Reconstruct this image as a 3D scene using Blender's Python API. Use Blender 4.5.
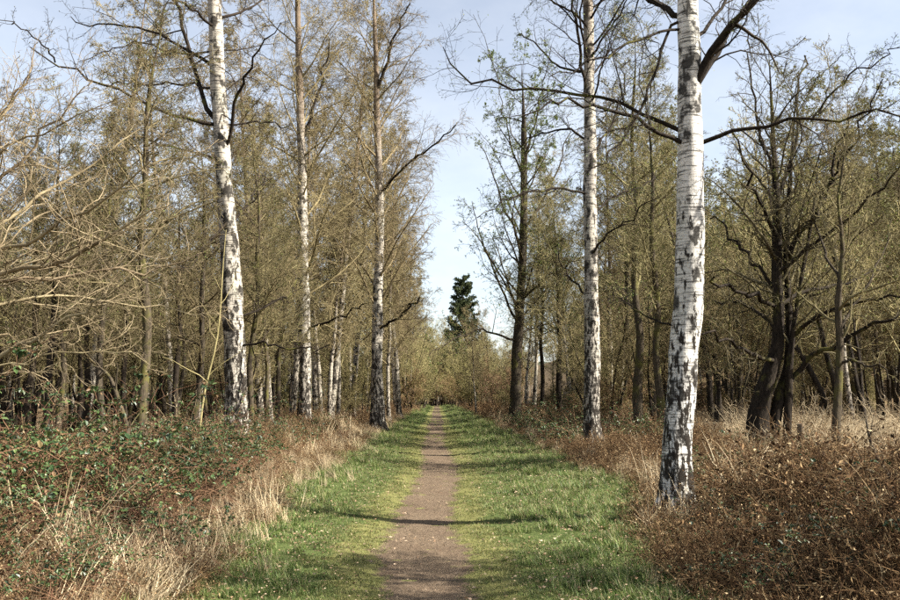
import bpy, math
import numpy as np
from mathutils import Vector, Matrix

# ------------------------------------------------------------------ scene, camera, sky, sun
for o in list(bpy.data.objects):
    bpy.data.objects.remove(o)
SC = bpy.context.scene
COL = SC.collection
F_PX, EYE = 875.0, 1.6
YAW, PITCH = math.atan(13 / F_PX), math.atan(98 / F_PX)
cd = bpy.data.cameras.new("camera")
cd.sensor_width = 36.0
cd.lens = F_PX / 900 * 36.0
cd.clip_start, cd.clip_end = 0.1, 9000
cam = bpy.data.objects.new("camera", cd)
COL.objects.link(cam)
cam.location = (0, 0, EYE)
cam.rotation_euler = (math.radians(90) + PITCH, 0, -YAW)
SC.camera = cam

SUN_AZ, SUN_EL = math.radians(106), math.radians(40)      # azimuth from +Y towards +X
sun_vec = Vector((math.sin(SUN_AZ) * math.cos(SUN_EL), math.cos(SUN_AZ) * math.cos(SUN_EL), math.sin(SUN_EL)))
W = bpy.data.worlds.new("World")
SC.world = W
W.use_nodes = True
wn, wl = W.node_tree.nodes, W.node_tree.links
wn.clear()
w_out = wn.new("ShaderNodeOutputWorld")
w_bg = wn.new("ShaderNodeBackground")
w_bg.inputs["Strength"].default_value = 0.05
w_sky = wn.new("ShaderNodeTexSky")
w_sky.sky_type = 'NISHITA'
w_sky.sun_disc = False
w_sky.sun_elevation, w_sky.sun_rotation = SUN_EL, SUN_AZ
w_sky.altitude, w_sky.air_density, w_sky.dust_density = 50, 1.0, 1.2
w_tc = wn.new("ShaderNodeTexCoord")
w_map = wn.new("ShaderNodeMapping")
w_map.inputs["Scale"].default_value = (1.6, 1.6, 3.2)
w_noise = wn.new("ShaderNodeTexNoise")
w_noise.inputs["Scale"].default_value = 1.7
w_noise.inputs["Detail"].default_value = 7
w_noise.inputs["Roughness"].default_value = 0.6
w_ramp = wn.new("ShaderNodeValToRGB")
w_ramp.color_ramp.elements[0].position, w_ramp.color_ramp.elements[1].position = 0.34, 0.66
w_ramp.color_ramp.elements[0].color = (0.5, 0.5, 0.5, 1)
w_ramp.color_ramp.elements[1].color = (0.92, 0.92, 0.92, 1)
w_mix = wn.new("ShaderNodeMixRGB")
w_hsv = wn.new("ShaderNodeHueSaturation")                             # thin cloud: the sky's own light, whiter and brighter
w_hsv.inputs["Saturation"].default_value, w_hsv.inputs["Value"].default_value = 0.38, 1.55
wl.new(w_sky.outputs[0], w_hsv.inputs["Color"]); wl.new(w_hsv.outputs[0], w_mix.inputs[2])
wl.new(w_tc.outputs["Generated"], w_map.inputs[0]); wl.new(w_map.outputs[0], w_noise.inputs["Vector"])
wl.new(w_noise.outputs["Fac"], w_ramp.inputs[0]); wl.new(w_ramp.outputs[0], w_mix.inputs[0])
wl.new(w_sky.outputs[0], w_mix.inputs[1]); wl.new(w_mix.outputs[0], w_bg.inputs[0]); wl.new(w_bg.outputs[0], w_out.inputs[0])

sd = bpy.data.lights.new("sun", 'SUN')
sd.energy, sd.angle, sd.color = 5.0, math.radians(0.53), (1.0, 0.94, 0.84)
sun = bpy.data.objects.new("sun", sd)
COL.objects.link(sun)
sun.rotation_euler = sun_vec.to_track_quat('Z', 'Y').to_euler()
SC.view_settings.view_transform = 'Standard'
SC.view_settings.look = 'None'
SC.view_settings.exposure = 1.9
SC.view_settings.gamma = 1.0
SC.render.engine = 'CYCLES'
SC.cycles.max_bounces = 5
SC.cycles.diffuse_bounces = 2
SC.cycles.glossy_bounces = 2
SC.cycles.transmission_bounces = 2
SC.cycles.use_denoising = False
SC.cycles.use_light_tree = False
SC.cycles.use_adaptive_sampling = True
SC.cycles.adaptive_threshold = 0.02
SC.cycles.sample_clamp_indirect = 4

RNG = np.random.default_rng(7)
CAM_M = np.array(Matrix.LocRotScale(cam.location, cam.rotation_euler, None))


def at(px, py, depth):
    """Point on the ray of a 900x600 photo pixel where its forward distance (world Y) is depth."""
    d = CAM_M[:3, :3] @ np.array([(px - 450) / F_PX, -(py - 300) / F_PX, -1.0])
    return np.array([0, 0, EYE]) + d * (depth / d[1])


# ------------------------------------------------------------------ terrain
def sstep(a, b, v):
    t = np.clip((v - a) / (b - a), 0, 1)
    return t * t * (3 - 2 * t)


def wob(x, y, s=1.0, p=0.0):
    """Cheap smooth noise, about -1..1."""
    x, y = np.asarray(x, float) * s, np.asarray(y, float) * s
    return (np.sin(1.3 * x + 0.7 * y + p) + np.sin(-0.8 * x + 1.9 * y + 2.1 + 1.7 * p) + np.sin(2.3 * x + 1.1 * y + 4.0 + p)
            + np.sin(0.4 * x - 2.7 * y + 1.0 + 2.3 * p)) / 3.0


def edge_l(y):
    return -(2.25 + 0.3 * sstep(7, 20, y) + 0.25 * wob(0.3, y, 0.55, 1.0) + 0.10 * wob(0.1, y, 2.3, 3.0))


def edge_r(y):
    return 2.15 + 1.05 * sstep(7, 15, y) + 0.22 * wob(0.5, y, 0.5, 2.0) + 0.10 * wob(0.4, y, 2.1, 5.0)


def path_c(y):
    return -0.04 - 0.12 * sstep(6, 9, y) * (1 - sstep(11, 18, y)) + 0.07 * np.sin(0.33 * np.asarray(y, float) + 0.6) + 0.05 * np.sin(0.11 * np.asarray(y, float))


def path_h(y):
    return 0.37 + 0.06 * sstep(9, 16, y) + 0.07 * wob(0.0, y, 0.6, 4.0) + 0.06 * wob(0.2, y, 2.0, 1.0)


def ground_h(x, y):
    x, y = np.asarray(x, float), np.asarray(y, float)
    d = np.abs(x - path_c(y))
    near = 1 - sstep(120, 260, np.hypot(x, y))
    h = -0.03 + 0.05 * sstep(0.3, 0.9, d) + 0.06 * sstep(0.9, 2.4, d) + 0.20 * sstep(2.2, 4.2, d)
    h = h + 0.02 * wob(x, y, 1.5, 0.3) * sstep(0.5, 1.5, d) + 0.008 * wob(x, y, 4.0, 1.3) + 0.006 * wob(x, y, 9.0, 0.4) + 0.10 * wob(x, y, 0.25, 2.0) * sstep(4, 9, d)
    rise = 27.0 * sstep(14, 85, x) * sstep(60, 140, y) + 2.0 * sstep(-60, -200, x)
    return h * near + rise


# ------------------------------------------------------------------ mesh helpers
def mesh_from(name, V, Q, mats, mat_idx=None, smooth=True):
    """V (n,3); Q a list of (faces array (m,k)) - all k equal inside one array."""
    me = bpy.data.meshes.new(name)
    loops = np.concatenate([q.ravel() for q in Q]).astype(np.int32)
    sizes = np.concatenate([np.full(len(q), q.shape[1], np.int32) for q in Q])
    starts = np.concatenate([[0], np.cumsum(sizes)[:-1]]).astype(np.int32)
    me.vertices.add(len(V)); me.vertices.foreach_set("co", np.ascontiguousarray(V, np.float32).ravel())
    me.loops.add(len(loops)); me.loops.foreach_set("vertex_index", loops)
    me.polygons.add(len(sizes)); me.polygons.foreach_set("loop_start", starts)
    if mat_idx is not None:
        me.polygons.foreach_set("material_index", np.concatenate(mat_idx).astype(np.int32))
    me.polygons.foreach_set("use_smooth", np.full(len(sizes), smooth, bool))
    for m in mats:
        me.materials.append(m)
    me.update(calc_edges=True)
    return me


class Geo:
    """Collects quads / tris with a material index, then makes one mesh."""
    def __init__(self):
        self.V, self.Q, self.M, self.n = [], [], [], 0

    def add(self, V, Q, m=0):
        V = np.asarray(V, float).reshape(-1, 3); Q = np.asarray(Q)
        self.V.append(V); self.Q.append(Q + self.n); self.M.append(np.full(len(Q), m)); self.n += len(V)

    def mesh(self, name, mats, origin=None, smooth=True):
        V = np.concatenate(self.V)
        if origin is not None:
            V = V - np.asarray(origin)
        return mesh_from(name, V, self.Q, mats, self.M, smooth)


def tubes(P, R, K=3, cap=False):
    """P (N,S+1,3), R (N,S+1) -> verts, quads of N tubes of K sides."""
    N, S1, _ = P.shape
    T = np.gradient(P, axis=1)
    T /= np.linalg.norm(T, axis=2, keepdims=True) + 1e-9
    ref = np.where(np.abs(T[:, :1, 2:3]) < 0.8, np.array([0, 0, 1.0]), np.array([1.0, 0, 0]))
    u0 = np.cross(T[:, :1], ref)
    u = u0 - (u0 * T).sum(2, keepdims=True) * T
    u /= np.linalg.norm(u, axis=2, keepdims=True) + 1e-9
    v = np.cross(T, u)
    a = np.arange(K) * 2 * np.pi / K
    V = P[:, :, None] + R[:, :, None, None] * (np.cos(a)[:, None] * u[:, :, None] + np.sin(a)[:, None] * v[:, :, None])
    i = np.arange(N)[:, None, None] * S1 * K + np.arange(S1 - 1)[None, :, None] * K
    j, j2 = np.arange(K), (np.arange(K) + 1) % K
    Q = np.stack([i + j, i + j2, i + K + j2, i + K + j], -1).reshape(-1, 4)
    return V.reshape(-1, 3), Q


def resample(pts, n):
    """Catmull-like smooth resample of a polyline (with radius column) to n points."""
    pts = np.asarray(pts, float)
    d = np.concatenate([[0], np.cumsum(np.linalg.norm(np.diff(pts[:, :3], axis=0), axis=1))])
    t = np.linspace(0, d[-1], n)
    out = np.stack([np.interp(t, d, pts[:, k]) for k in range(pts.shape[1])], 1)
    for _ in range(2):
        out[1:-1] = 0.25 * out[:-2] + 0.5 * out[1:-1] + 0.25 * out[2:]
    return out


def grow(P, R, n, rng, t0=0.2, t1=1.0, ang=(35, 65), ln=(0.3, 0.5), absl=False, taper=0.6, S=4, wander=0.12, trop=0.0,
         rr=0.5, rmin=0.002, tip=0.35, side=None, even=True, uplim=None):
    """n children on each of the N parent branches -> (P', R'), vectorised."""
    N, S1, _ = P.shape
    M = N * n
    par = np.repeat(np.arange(N), n)
    if even:
        t = (np.tile(np.arange(n), N) + rng.random(M)) / n
    else:
        t = rng.random(M)
    t = t0 + (t1 - t0) * t
    f = t * (S1 - 1)
    i = np.minimum(f.astype(int), S1 - 2); w = (f - i)[:, None]
    A, B = P[par, i], P[par, i + 1]
    pos = A * (1 - w) + B * w
    tan = (B - A) / (np.linalg.norm(B - A, axis=1, keepdims=True) + 1e-9)
    rad = R[par, i] * (1 - w[:, 0]) + R[par, i + 1] * w[:, 0]
    ref = np.where(np.abs(tan[:, 2:3]) < 0.85, np.array([0, 0, 1.0]), np.array([1.0, 0, 0]))
    u = np.cross(tan, ref); u /= np.linalg.norm(u, axis=1, keepdims=True) + 1e-9
    v = np.cross(tan, u)
    phi = np.tile(np.arange(n), N) * 2.39996 + np.repeat(rng.random(N) * 6.28, n) + rng.normal(0, 0.5, M)
    a = np.radians(rng.uniform(ang[0], ang[1], M))
    d = np.cos(a)[:, None] * tan + np.sin(a)[:, None] * (np.cos(phi)[:, None] * u + np.sin(phi)[:, None] * v)
    plen = np.linalg.norm(np.diff(P, axis=1), axis=2).sum(1)[par]
    L = rng.uniform(ln[0], ln[1], M) * (1.0 if absl else plen) * (1 - taper * (t - t0) / max(t1 - t0, 1e-6))
    out = np.empty((M, S + 1, 3)); out[:, 0] = pos
    for s in range(S):
        d = d + rng.normal(0, wander, (M, 3)) + np.array([0, 0, trop])
        if uplim is not None:
            d[:, 2] = np.maximum(d[:, 2], uplim)
        d /= np.linalg.norm(d, axis=1, keepdims=True) + 1e-9
        out[:, s + 1] = out[:, s] + d * (L / S)[:, None]
    r0 = np.maximum(rad * rr * rng.uniform(0.7, 1.1, M), rmin)
    Rn = r0[:, None] * np.linspace(1, tip, S + 1)[None]
    return out, np.maximum(Rn, rmin * 0.75)


def cat(*prs):
    return np.concatenate([p for p, _ in prs]), np.concatenate([r for _, r in prs])


def leaf_quads(C, size, rng, aspect=0.6, flat=0.0, fold=0.0):
    """Small leaves (2 tris each) round the points C; flat=1 keeps them level."""
    n = len(C)
    d = rng.normal(0, 1, (n, 3)); d[:, 2] *= (1 - flat); d /= np.linalg.norm(d, axis=1, keepdims=True) + 1e-9
    e = rng.normal(0, 1, (n, 3)); e[:, 2] *= (1 - flat)
    e -= (e * d).sum(1, keepdims=True) * d; e /= np.linalg.norm(e, axis=1, keepdims=True) + 1e-9
    nn = np.cross(d, e)
    s = (size * rng.uniform(0.6, 1.3, n))[:, None]
    V = np.stack([C, C + d * s * 0.55 + e * s * aspect * 0.5 + nn * s * fold, C + d * s, C + d * s * 0.5 - e * s * aspect * 0.5 + nn * s * fold], 1)
    Q = np.arange(n * 4).reshape(n, 4)
    if fold:
        Q = np.concatenate([Q[:, [0, 1, 2]], Q[:, [0, 2, 3]]])
    return V.reshape(-1, 3), Q


# ------------------------------------------------------------------ materials
def newmat(name, rough=0.8):
    m = bpy.data.materials.new(name); m.use_nodes = True
    nt = m.node_tree
    b = nt.nodes["Principled BSDF"]
    b.inputs["Roughness"].default_value = rough
    b.inputs["Specular IOR Level"].default_value = 0.08
    return m, nt.nodes, nt.links, b


def noise_node(N, L, vec, scale, detail=4, rough=0.55, mapping=None):
    n = N.new("ShaderNodeTexNoise")
    n.inputs["Scale"].default_value, n.inputs["Detail"].default_value, n.inputs["Roughness"].default_value = scale, detail, rough
    if mapping:
        mp = N.new("ShaderNodeMapping"); mp.inputs["Scale"].default_value = mapping
        L.new(vec, mp.inputs[0]); vec = mp.outputs[0]
    L.new(vec, n.inputs["Vector"])
    return n.outputs["Fac"]


def ramp(N, L, fac, stops):
    r = N.new("ShaderNodeValToRGB")
    e = r.color_ramp.elements
    while len(e) < len(stops):
        e.new(0.5)
    for k, (p, c) in enumerate(stops):
        e[k].position = p
        e[k].color = (c, c, c, 1) if isinstance(c, (int, float)) else (*c, 1)
    L.new(fac, r.inputs[0])
    return r.outputs[0]


def mixc(N, L, fac, a, b, mode='MIX'):
    m = N.new("ShaderNodeMixRGB"); m.blend_type = mode
    for s, v in ((0, fac), (1, a), (2, b)):
        if hasattr(v, "is_output"):
            L.new(v, m.inputs[s])
        elif s == 0:
            m.inputs[0].default_value = v
        else:
            m.inputs[s].default_value = (*v, 1)
    return m.outputs[0]


def bump(N, L, b, h, strength, dist):
    bp = N.new("ShaderNodeBump"); bp.inputs["Strength"].default_value, bp.inputs["Distance"].default_value = strength, dist
    L.new(h, bp.inputs["Height"]); L.new(bp.outputs[0], b.inputs["Normal"])


def birch_bark(name, white, rough_base, brown_from=None, dark_at=0.53):
    """White peeling bark, dark lenticel bands, black fissured plates growing towards the foot."""
    m, N, L, b = newmat(name, 0.7)
    co = N.new("ShaderNodeTexCoord").outputs["Object"]
    big = noise_node(N, L, co, 1.0, 5, 0.6, (5, 5, 3.2))
    band = noise_node(N, L, co, 1.0, 6, 0.65, (3.5, 3.5, 48))
    stain = noise_node(N, L, co, 1.0, 5, 0.6, (2.2, 2.2, 0.9))
    fine = noise_node(N, L, co, 1.0, 5, 0.6, (30, 30, 60))
    grain = noise_node(N, L, co, 1.0, 6, 0.7, (16, 16, 5))
    sep = N.new("ShaderNodeSeparateXYZ"); L.new(co, sep.inputs[0])
    col = mixc(N, L, ramp(N, L, fine, [(0.3, 0.0), (0.7, 1.0)]), tuple(0.78 * c for c in white), white)
    col = mixc(N, L, ramp(N, L, stain, [(0.42, 0.0), (0.68, 0.55)]), col, (0.24, 0.235, 0.18))
    col = mixc(N, L, ramp(N, L, band, [(0.51, 0.0), (0.60, 0.85)]), col, (0.020, 0.017, 0.014))
    col = mixc(N, L, ramp(N, L, big, [(dark_at, 0.0), (dark_at + 0.08, 0.92)]), col, (0.013, 0.011, 0.009))
    if brown_from:
        mb = N.new("ShaderNodeMapRange"); L.new(sep.outputs[2], mb.inputs[0])
        mb.inputs[1].default_value, mb.inputs[2].default_value = brown_from, brown_from + 5.0
        col = mixc(N, L, mb.outputs[0], col, mixc(N, L, grain, (0.07, 0.05, 0.035), (0.20, 0.155, 0.11)))
    # dark plates: share of black grows towards the foot of the trunk
    mr = N.new("ShaderNodeMapRange"); L.new(sep.outputs[2], mr.inputs[0])
    mr.inputs[1].default_value, mr.inputs[2].default_value = 0.0, rough_base
    mr.inputs[3].default_value, mr.inputs[4].default_value = 0.095, -0.12
    ad = N.new("ShaderNodeMath"); ad.operation = 'ADD'; L.new(grain, ad.inputs[0]); L.new(mr.outputs[0], ad.inputs[1])
    plate = ramp(N, L, ad.outputs[0], [(0.53, 0.0), (0.58, 1.0)])
    col = mixc(N, L, plate, col, mixc(N, L, fine, (0.006, 0.005, 0.004), (0.034, 0.027, 0.021)))
    L.new(col, b.inputs["Base Color"])
    hgt = mixc(N, L, 0.5, mixc(N, L, plate, (0.3, 0.3, 0.3), (0.9, 0.9, 0.9)), grain)
    bump(N, L, b, hgt, 0.9, 0.03)
    return m


def bark(name, dark, light, moss=0.0, mosscol=(0.085, 0.08, 0.022)):
    m, N, L, b = newmat(name, 0.85)
    co = N.new("ShaderNodeTexCoord").outputs["Object"]
    g = noise_node(N, L, co, 1.0, 6, 0.65, (22, 22, 5))
    big = noise_node(N, L, co, 1.0, 4, 0.55, (2.5, 2.5, 1.6))
    col = mixc(N, L, ramp(N, L, g, [(0.35, 0.0), (0.68, 1.0)]), dark, light)
    if moss:
        col = mixc(N, L, ramp(N, L, big, [(0.62 - 0.2 * moss, 0.0), (0.75 - 0.2 * moss, 0.9)]), col, mosscol)
    L.new(col, b.inputs["Base Color"])
    bump(N, L, b, g, 0.8, 0.02)
    return m


def twig(name, a, c, var=0.25):
    """Fine wood: colour varies along space and from tree to tree."""
    m, N, L, b = newmat(name, 0.75)
    co = N.new("ShaderNodeTexCoord").outputs["Object"]
    f = noise_node(N, L, co, 2.2, 3, 0.6)
    col = mixc(N, L, ramp(N, L, f, [(0.35, 0.0), (0.65, 1.0)]), a, c)
    oi = N.new("ShaderNodeObjectInfo")
    hs = N.new("ShaderNodeHueSaturation")
    for idx, lo, hi in ((0, 0.487, 0.515), (2, 1 - var, 1 + var)):
        mr = N.new("ShaderNodeMapRange"); L.new(oi.outputs["Random"], mr.inputs[0])
        mr.inputs[3].default_value, mr.inputs[4].default_value = lo, hi
        L.new(mr.outputs[0], hs.inputs[idx])
    L.new(col, hs.inputs["Color"]); L.new(hs.outputs[0], b.inputs["Base Color"])
    return m


def leafm(name, stops, rough=0.5, scale=3.0, spec=0.3, trans=0.25, islands=True):
    """Leaf colour varied leaf by leaf; a little light passes through."""
    m, N, L, b = newmat(name, rough)
    b.inputs["Specular IOR Level"].default_value = spec
    if islands:
        fac = N.new("ShaderNodeNewGeometry").outputs["Random Per Island"]
    else:
        fac = noise_node(N, L, N.new("ShaderNodeTexCoord").outputs["Object"], scale, 3)
    col = ramp(N, L, fac, stops)
    oi = N.new("ShaderNodeObjectInfo")
    hs = N.new("ShaderNodeHueSaturation")
    mr = N.new("ShaderNodeMapRange"); L.new(oi.outputs["Random"], mr.inputs[0])
    mr.inputs[3].default_value, mr.inputs[4].default_value = 0.7, 1.3
    L.new(mr.outputs[0], hs.inputs[2]); L.new(col, hs.inputs["Color"]); col = hs.outputs[0]
    L.new(col, b.inputs["Base Color"])
    if trans:
        tr = N.new("ShaderNodeBsdfTranslucent"); L.new(col, tr.inputs[0])
        mx = N.new("ShaderNodeMixShader"); mx.inputs[0].default_value = trans
        L.new(b.outputs[0], mx.inputs[1]); L.new(tr.outputs[0], mx.inputs[2])
        L.new(mx.outputs[0], N["Material Output"].inputs[0])
    return m


M = {
    'birch_hero': birch_bark('birch_bark_hero', (0.66, 0.63, 0.58), 5.2, None, 0.52),
    'birch': birch_bark('birch_bark', (0.431, 0.389, 0.331), 8.0, 10.0, 0.50),
    'birch_far': birch_bark('birch_bark_far', (0.378, 0.333, 0.270), 5.0, 5.0),
    'dark_bark': bark('dark_bark', (0.0080, 0.0060, 0.0045), (0.0325, 0.0250, 0.0180), 0.3),
    'grey_bark': bark('grey_bark', (0.0180, 0.0142, 0.0105), (0.0660, 0.0532, 0.0368), 0.35),
    'moss_bark': bark('mossy_bark', (0.0255, 0.0203, 0.0142), (0.0870, 0.0690, 0.0457), 0.6),
    'twig_dark': twig('twig_dark', (0.0150, 0.0115, 0.0085), (0.0400, 0.0300, 0.0210)),
    'twig_birch': twig('twig_birch', (0.12, 0.095, 0.05), (0.235, 0.19, 0.102), 0.2),
    'twig_olive': twig('twig_olive', (0.088, 0.072, 0.036), (0.185, 0.154, 0.08), 0.3),
    'twig_tan': twig('twig_tan', (0.14, 0.115, 0.055), (0.25, 0.205, 0.105), 0.25),
    'twig_oak': twig('twig_oak', (0.0323, 0.0248, 0.0150), (0.0892, 0.0720, 0.0405), 0.2),
    'twig_pale': twig('twig_pale', (0.125, 0.094, 0.055), (0.281, 0.226, 0.140), 0.1),
    'twig_red': twig('twig_red', (0.148, 0.090, 0.051), (0.242, 0.160, 0.094), 0.25),
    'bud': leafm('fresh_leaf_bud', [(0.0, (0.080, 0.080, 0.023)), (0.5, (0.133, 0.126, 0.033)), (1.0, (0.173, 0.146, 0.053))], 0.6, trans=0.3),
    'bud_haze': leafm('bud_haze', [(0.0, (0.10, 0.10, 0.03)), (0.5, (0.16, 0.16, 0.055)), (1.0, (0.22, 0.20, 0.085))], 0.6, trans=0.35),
    'bud_green': leafm('young_green_leaf', [(0.0, (0.053, 0.086, 0.014)), (0.6, (0.113, 0.152, 0.030)), (1.0, (0.173, 0.179, 0.047))], 0.5, trans=0.35),
    'needle': leafm('conifer_needle', [(0.0, (0.022, 0.030, 0.014)), (0.7, (0.055, 0.068, 0.032)), (1.0, (0.11, 0.115, 0.055))], 0.7, spec=0.05, trans=0.15),
    'grass': leafm('grass_blade', [(0.0, (0.045, 0.072, 0.018)), (0.5, (0.10, 0.155, 0.036)), (0.85, (0.17, 0.22, 0.06)), (0.93, (0.28, 0.24, 0.12)), (1.0, (0.36, 0.30, 0.17))], 0.5, trans=0.35),
    'straw': leafm('dry_straw', [(0.0, (0.20, 0.14, 0.075)), (0.5, (0.38, 0.30, 0.18)), (1.0, (0.55, 0.46, 0.31))], 0.7, trans=0.2),
    'bracken': leafm('dead_bracken', [(0.0, (0.022, 0.013, 0.008)), (0.35, (0.080, 0.045, 0.023)), (0.65, (0.17, 0.105, 0.053)), (0.87, (0.27, 0.19, 0.10)), (1.0, (0.42, 0.33, 0.20))], 0.8, spec=0.05, trans=0.15),
    'bramble_leaf': leafm('bramble_leaf', [(0.0, (0.016, 0.035, 0.011)), (0.45, (0.035, 0.066, 0.020)), (0.84, (0.078, 0.109, 0.031)), (0.9, (0.094, 0.055, 0.023)), (1.0, (0.133, 0.078, 0.039))], 0.45, spec=0.4, trans=0.12),
    'cane': twig('bramble_cane', (0.101, 0.047, 0.031), (0.187, 0.109, 0.066), 0.2),
    'litter': leafm('fallen_leaf', [(0.0, (0.094, 0.051, 0.027)), (0.5, (0.203, 0.125, 0.070)), (1.0, (0.390, 0.296, 0.203))], 0.7, trans=0.1),
}


def post_mat():
    m, N, L, b = newmat('weathered_post', 0.85)
    co = N.new("ShaderNodeTexCoord").outputs["Object"]
    g = noise_node(N, L, co, 1.0, 6, 0.6, (40, 40, 3))
    L.new(ramp(N, L, g, [(0.3, (0.05, 0.038, 0.026)), (0.7, (0.17, 0.135, 0.095))]), b.inputs["Base Color"])
    bump(N, L, b, g, 0.7, 0.01)
    return m


def ground_mat():
    m, N, L, b = newmat('woodland_ground', 0.95)
    pos = N.new("ShaderNodeNewGeometry").outputs["Position"]
    av = N.new("ShaderNodeAttribute"); av.attribute_name = "verge"
    am = N.new("ShaderNodeAttribute"); am.attribute_name = "moss"
    n1 = noise_node(N, L, pos, 2.2, 6, 0.6); n2 = noise_node(N, L, pos, 17, 5, 0.65); n3 = noise_node(N, L, pos, 0.8, 4, 0.6)
    litter = ramp(N, L, n2, [(0.25, (0.045, 0.028, 0.016)), (0.5, (0.12, 0.08, 0.045)), (0.75, (0.27, 0.19, 0.115))])
    litter = mixc(N, L, ramp(N, L, n3, [(0.52, 0.0), (0.7, 0.6)]), litter, (0.085, 0.10, 0.03))
    grass = ramp(N, L, n2, [(0.25, (0.03, 0.042, 0.013)), (0.55, (0.065, 0.085, 0.026)), (0.8, (0.12, 0.125, 0.045))])
    moss = ramp(N, L, n2, [(0.25, (0.06, 0.065, 0.02)), (0.5, (0.125, 0.125, 0.042)), (0.8, (0.20, 0.165, 0.08))])
    def noisy(attr, n, w):
        a1 = N.new("ShaderNodeMath"); a1.operation = 'MULTIPLY_ADD'; a1.inputs[1].default_value = w; a1.inputs[2].default_value = -w / 2
        L.new(n, a1.inputs[0])
        a2 = N.new("ShaderNodeMath"); a2.operation = 'ADD'; L.new(attr, a2.inputs[0]); L.new(a1.outputs[0], a2.inputs[1])
        return ramp(N, L, a2.outputs[0], [(0.40, 0.0), (0.60, 1.0)])
    col = mixc(N, L, noisy(av.outputs["Fac"], n1, 0.9), litter, grass)
    col = mixc(N, L, noisy(am.outputs["Fac"], n1, 1.3), col, moss)
    L.new(col, b.inputs["Base Color"])
    bump(N, L, b, n2, 0.8, 0.04)
    return m


def path_mat():
    m, N, L, b = newmat('trodden_earth', 0.95)
    pos = N.new("ShaderNodeNewGeometry").outputs["Position"]
    ae = N.new("ShaderNodeAttribute"); ae.attribute_name = "edge"
    n1 = noise_node(N, L, pos, 1.6, 5, 0.6); n2 = noise_node(N, L, pos, 24, 6, 0.7); n3 = noise_node(N, L, pos, 5, 6, 0.65)
    v = N.new("ShaderNodeTexVoronoi"); v.inputs["Scale"].default_value = 42; L.new(pos, v.inputs["Vector"])
    dirt = ramp(N, L, n2, [(0.25, (0.062, 0.045, 0.029)), (0.55, (0.125, 0.092, 0.061)), (0.8, (0.20, 0.154, 0.105))])
    dirt = mixc(N, L, ramp(N, L, n1, [(0.35, 0.0), (0.7, 0.6)]), dirt, (0.08, 0.055, 0.037))
    dirt = mixc(N, L, ramp(N, L, v.outputs["Distance"], [(0.10, 0.5), (0.2, 0.0)]), dirt, (0.42, 0.35, 0.28))
    moss = ramp(N, L, n2, [(0.25, (0.06, 0.065, 0.02)), (0.5, (0.125, 0.125, 0.042)), (0.8, (0.20, 0.165, 0.08))])
    a2 = N.new("ShaderNodeMath"); a2.operation = 'MULTIPLY_ADD'; a2.inputs[1].default_value = 2.1; L.new(n3, a2.inputs[0]); L.new(ae.outputs["Fac"], a2.inputs[2])
    L.new(mixc(N, L, ramp(N, L, a2.outputs[0], [(0.0, 0.0), (1.0, 1.0)]), dirt, dirt), b.inputs["Base Color"])
    thr = N.new("ShaderNodeMapRange"); L.new(a2.outputs[0], thr.inputs[0]); thr.inputs[1].default_value, thr.inputs[2].default_value = 1.36, 1.72
    L.new(mixc(N, L, thr.outputs[0], dirt, moss), b.inputs["Base Color"])
    bump(N, L, b, mixc(N, L, 0.6, n2, n3), 0.9, 0.07)
    return m


# ------------------------------------------------------------------ object helpers
def empty(name, loc, label, cat_, group=None, rz=0.0, sc=1.0):
    o = bpy.data.objects.new(name, None); COL.objects.link(o)
    o.empty_display_size = 0.3
    o.location = loc; o.rotation_euler = (0, 0, rz); o.scale = (sc, sc, sc) if np.isscalar(sc) else sc
    o['label'] = label; o['category'] = cat_
    if group: o['group'] = group
    return o


def part(name, me, parent):
    o = bpy.data.objects.new(name, me); COL.objects.link(o); o.parent = parent
    return o


def solo(name, me, loc=(0, 0, 0), kind=None, label=None, cat_=None, group=None):
    o = bpy.data.objects.new(name, me); COL.objects.link(o); o.location = loc
    if kind: o['kind'] = kind
    if label: o['label'] = label
    if cat_: o['category'] = cat_
    if group: o['group'] = group
    return o


def copy_tree(src, loc, rz, sc, label=None, group=None):
    r = src.copy(); COL.objects.link(r)
    r.location = loc; r.rotation_euler = (0, 0, rz); r.scale = (sc, sc, sc) if np.isscalar(sc) else sc
    if label: r['label'] = label
    if group: r['group'] = group
    for ch in src.children:
        c = ch.copy(); COL.objects.link(c); c.parent = r
    return r


# ------------------------------------------------------------------ setting: ground, path, hills
def grid(xs, ys):
    X, Y = np.meshgrid(xs, ys)
    nx, ny = len(xs), len(ys)
    i = (np.arange(ny - 1)[:, None] * nx + np.arange(nx - 1)[None]).ravel()
    return X, Y, np.stack([i, i + 1, i + nx + 1, i + nx], 1)


def attr(me, name, vals):
    a = me.attributes.new(name, 'FLOAT', 'POINT'); a.data.foreach_set("value", np.asarray(vals, np.float32).ravel())


def spaced(a, b, s0, g):
    out = [a]
    while out[-1] < b:
        out.append(out[-1] + s0); s0 *= g
    return np.array(out)


half = spaced(4.2, 3000, 0.25, 1.18)
gx = np.concatenate([-half[::-1], np.arange(-4.1, 4.15, 0.14), half])
gy = np.concatenate([-spaced(0, 400, 2, 1.5)[::-1][:-1], np.arange(0, 5, 0.5), np.arange(5, 30, 0.2), spaced(30, 5000, 0.3, 1.06)])
X, Y, Q = grid(gx, gy)
Z = ground_h(X, Y)
me = mesh_from('ground', np.stack([X, Y, Z], -1).reshape(-1, 3), [Q], [ground_mat()])
el, er = edge_l(Y), edge_r(Y)
vg = sstep(-0.35, 0.35, X - el) * sstep(-0.35, 0.35, er - X) * (1 - sstep(190, 230, Y))
dp = np.abs(X - path_c(Y)) - path_h(Y)
attr(me, 'verge', vg)
attr(me, 'moss', (1 - sstep(0.15, 0.75, dp)) * vg)
solo('ground', me, kind='structure', label='woodland floor of leaf litter with green grass verges', cat_='ground')

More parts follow.
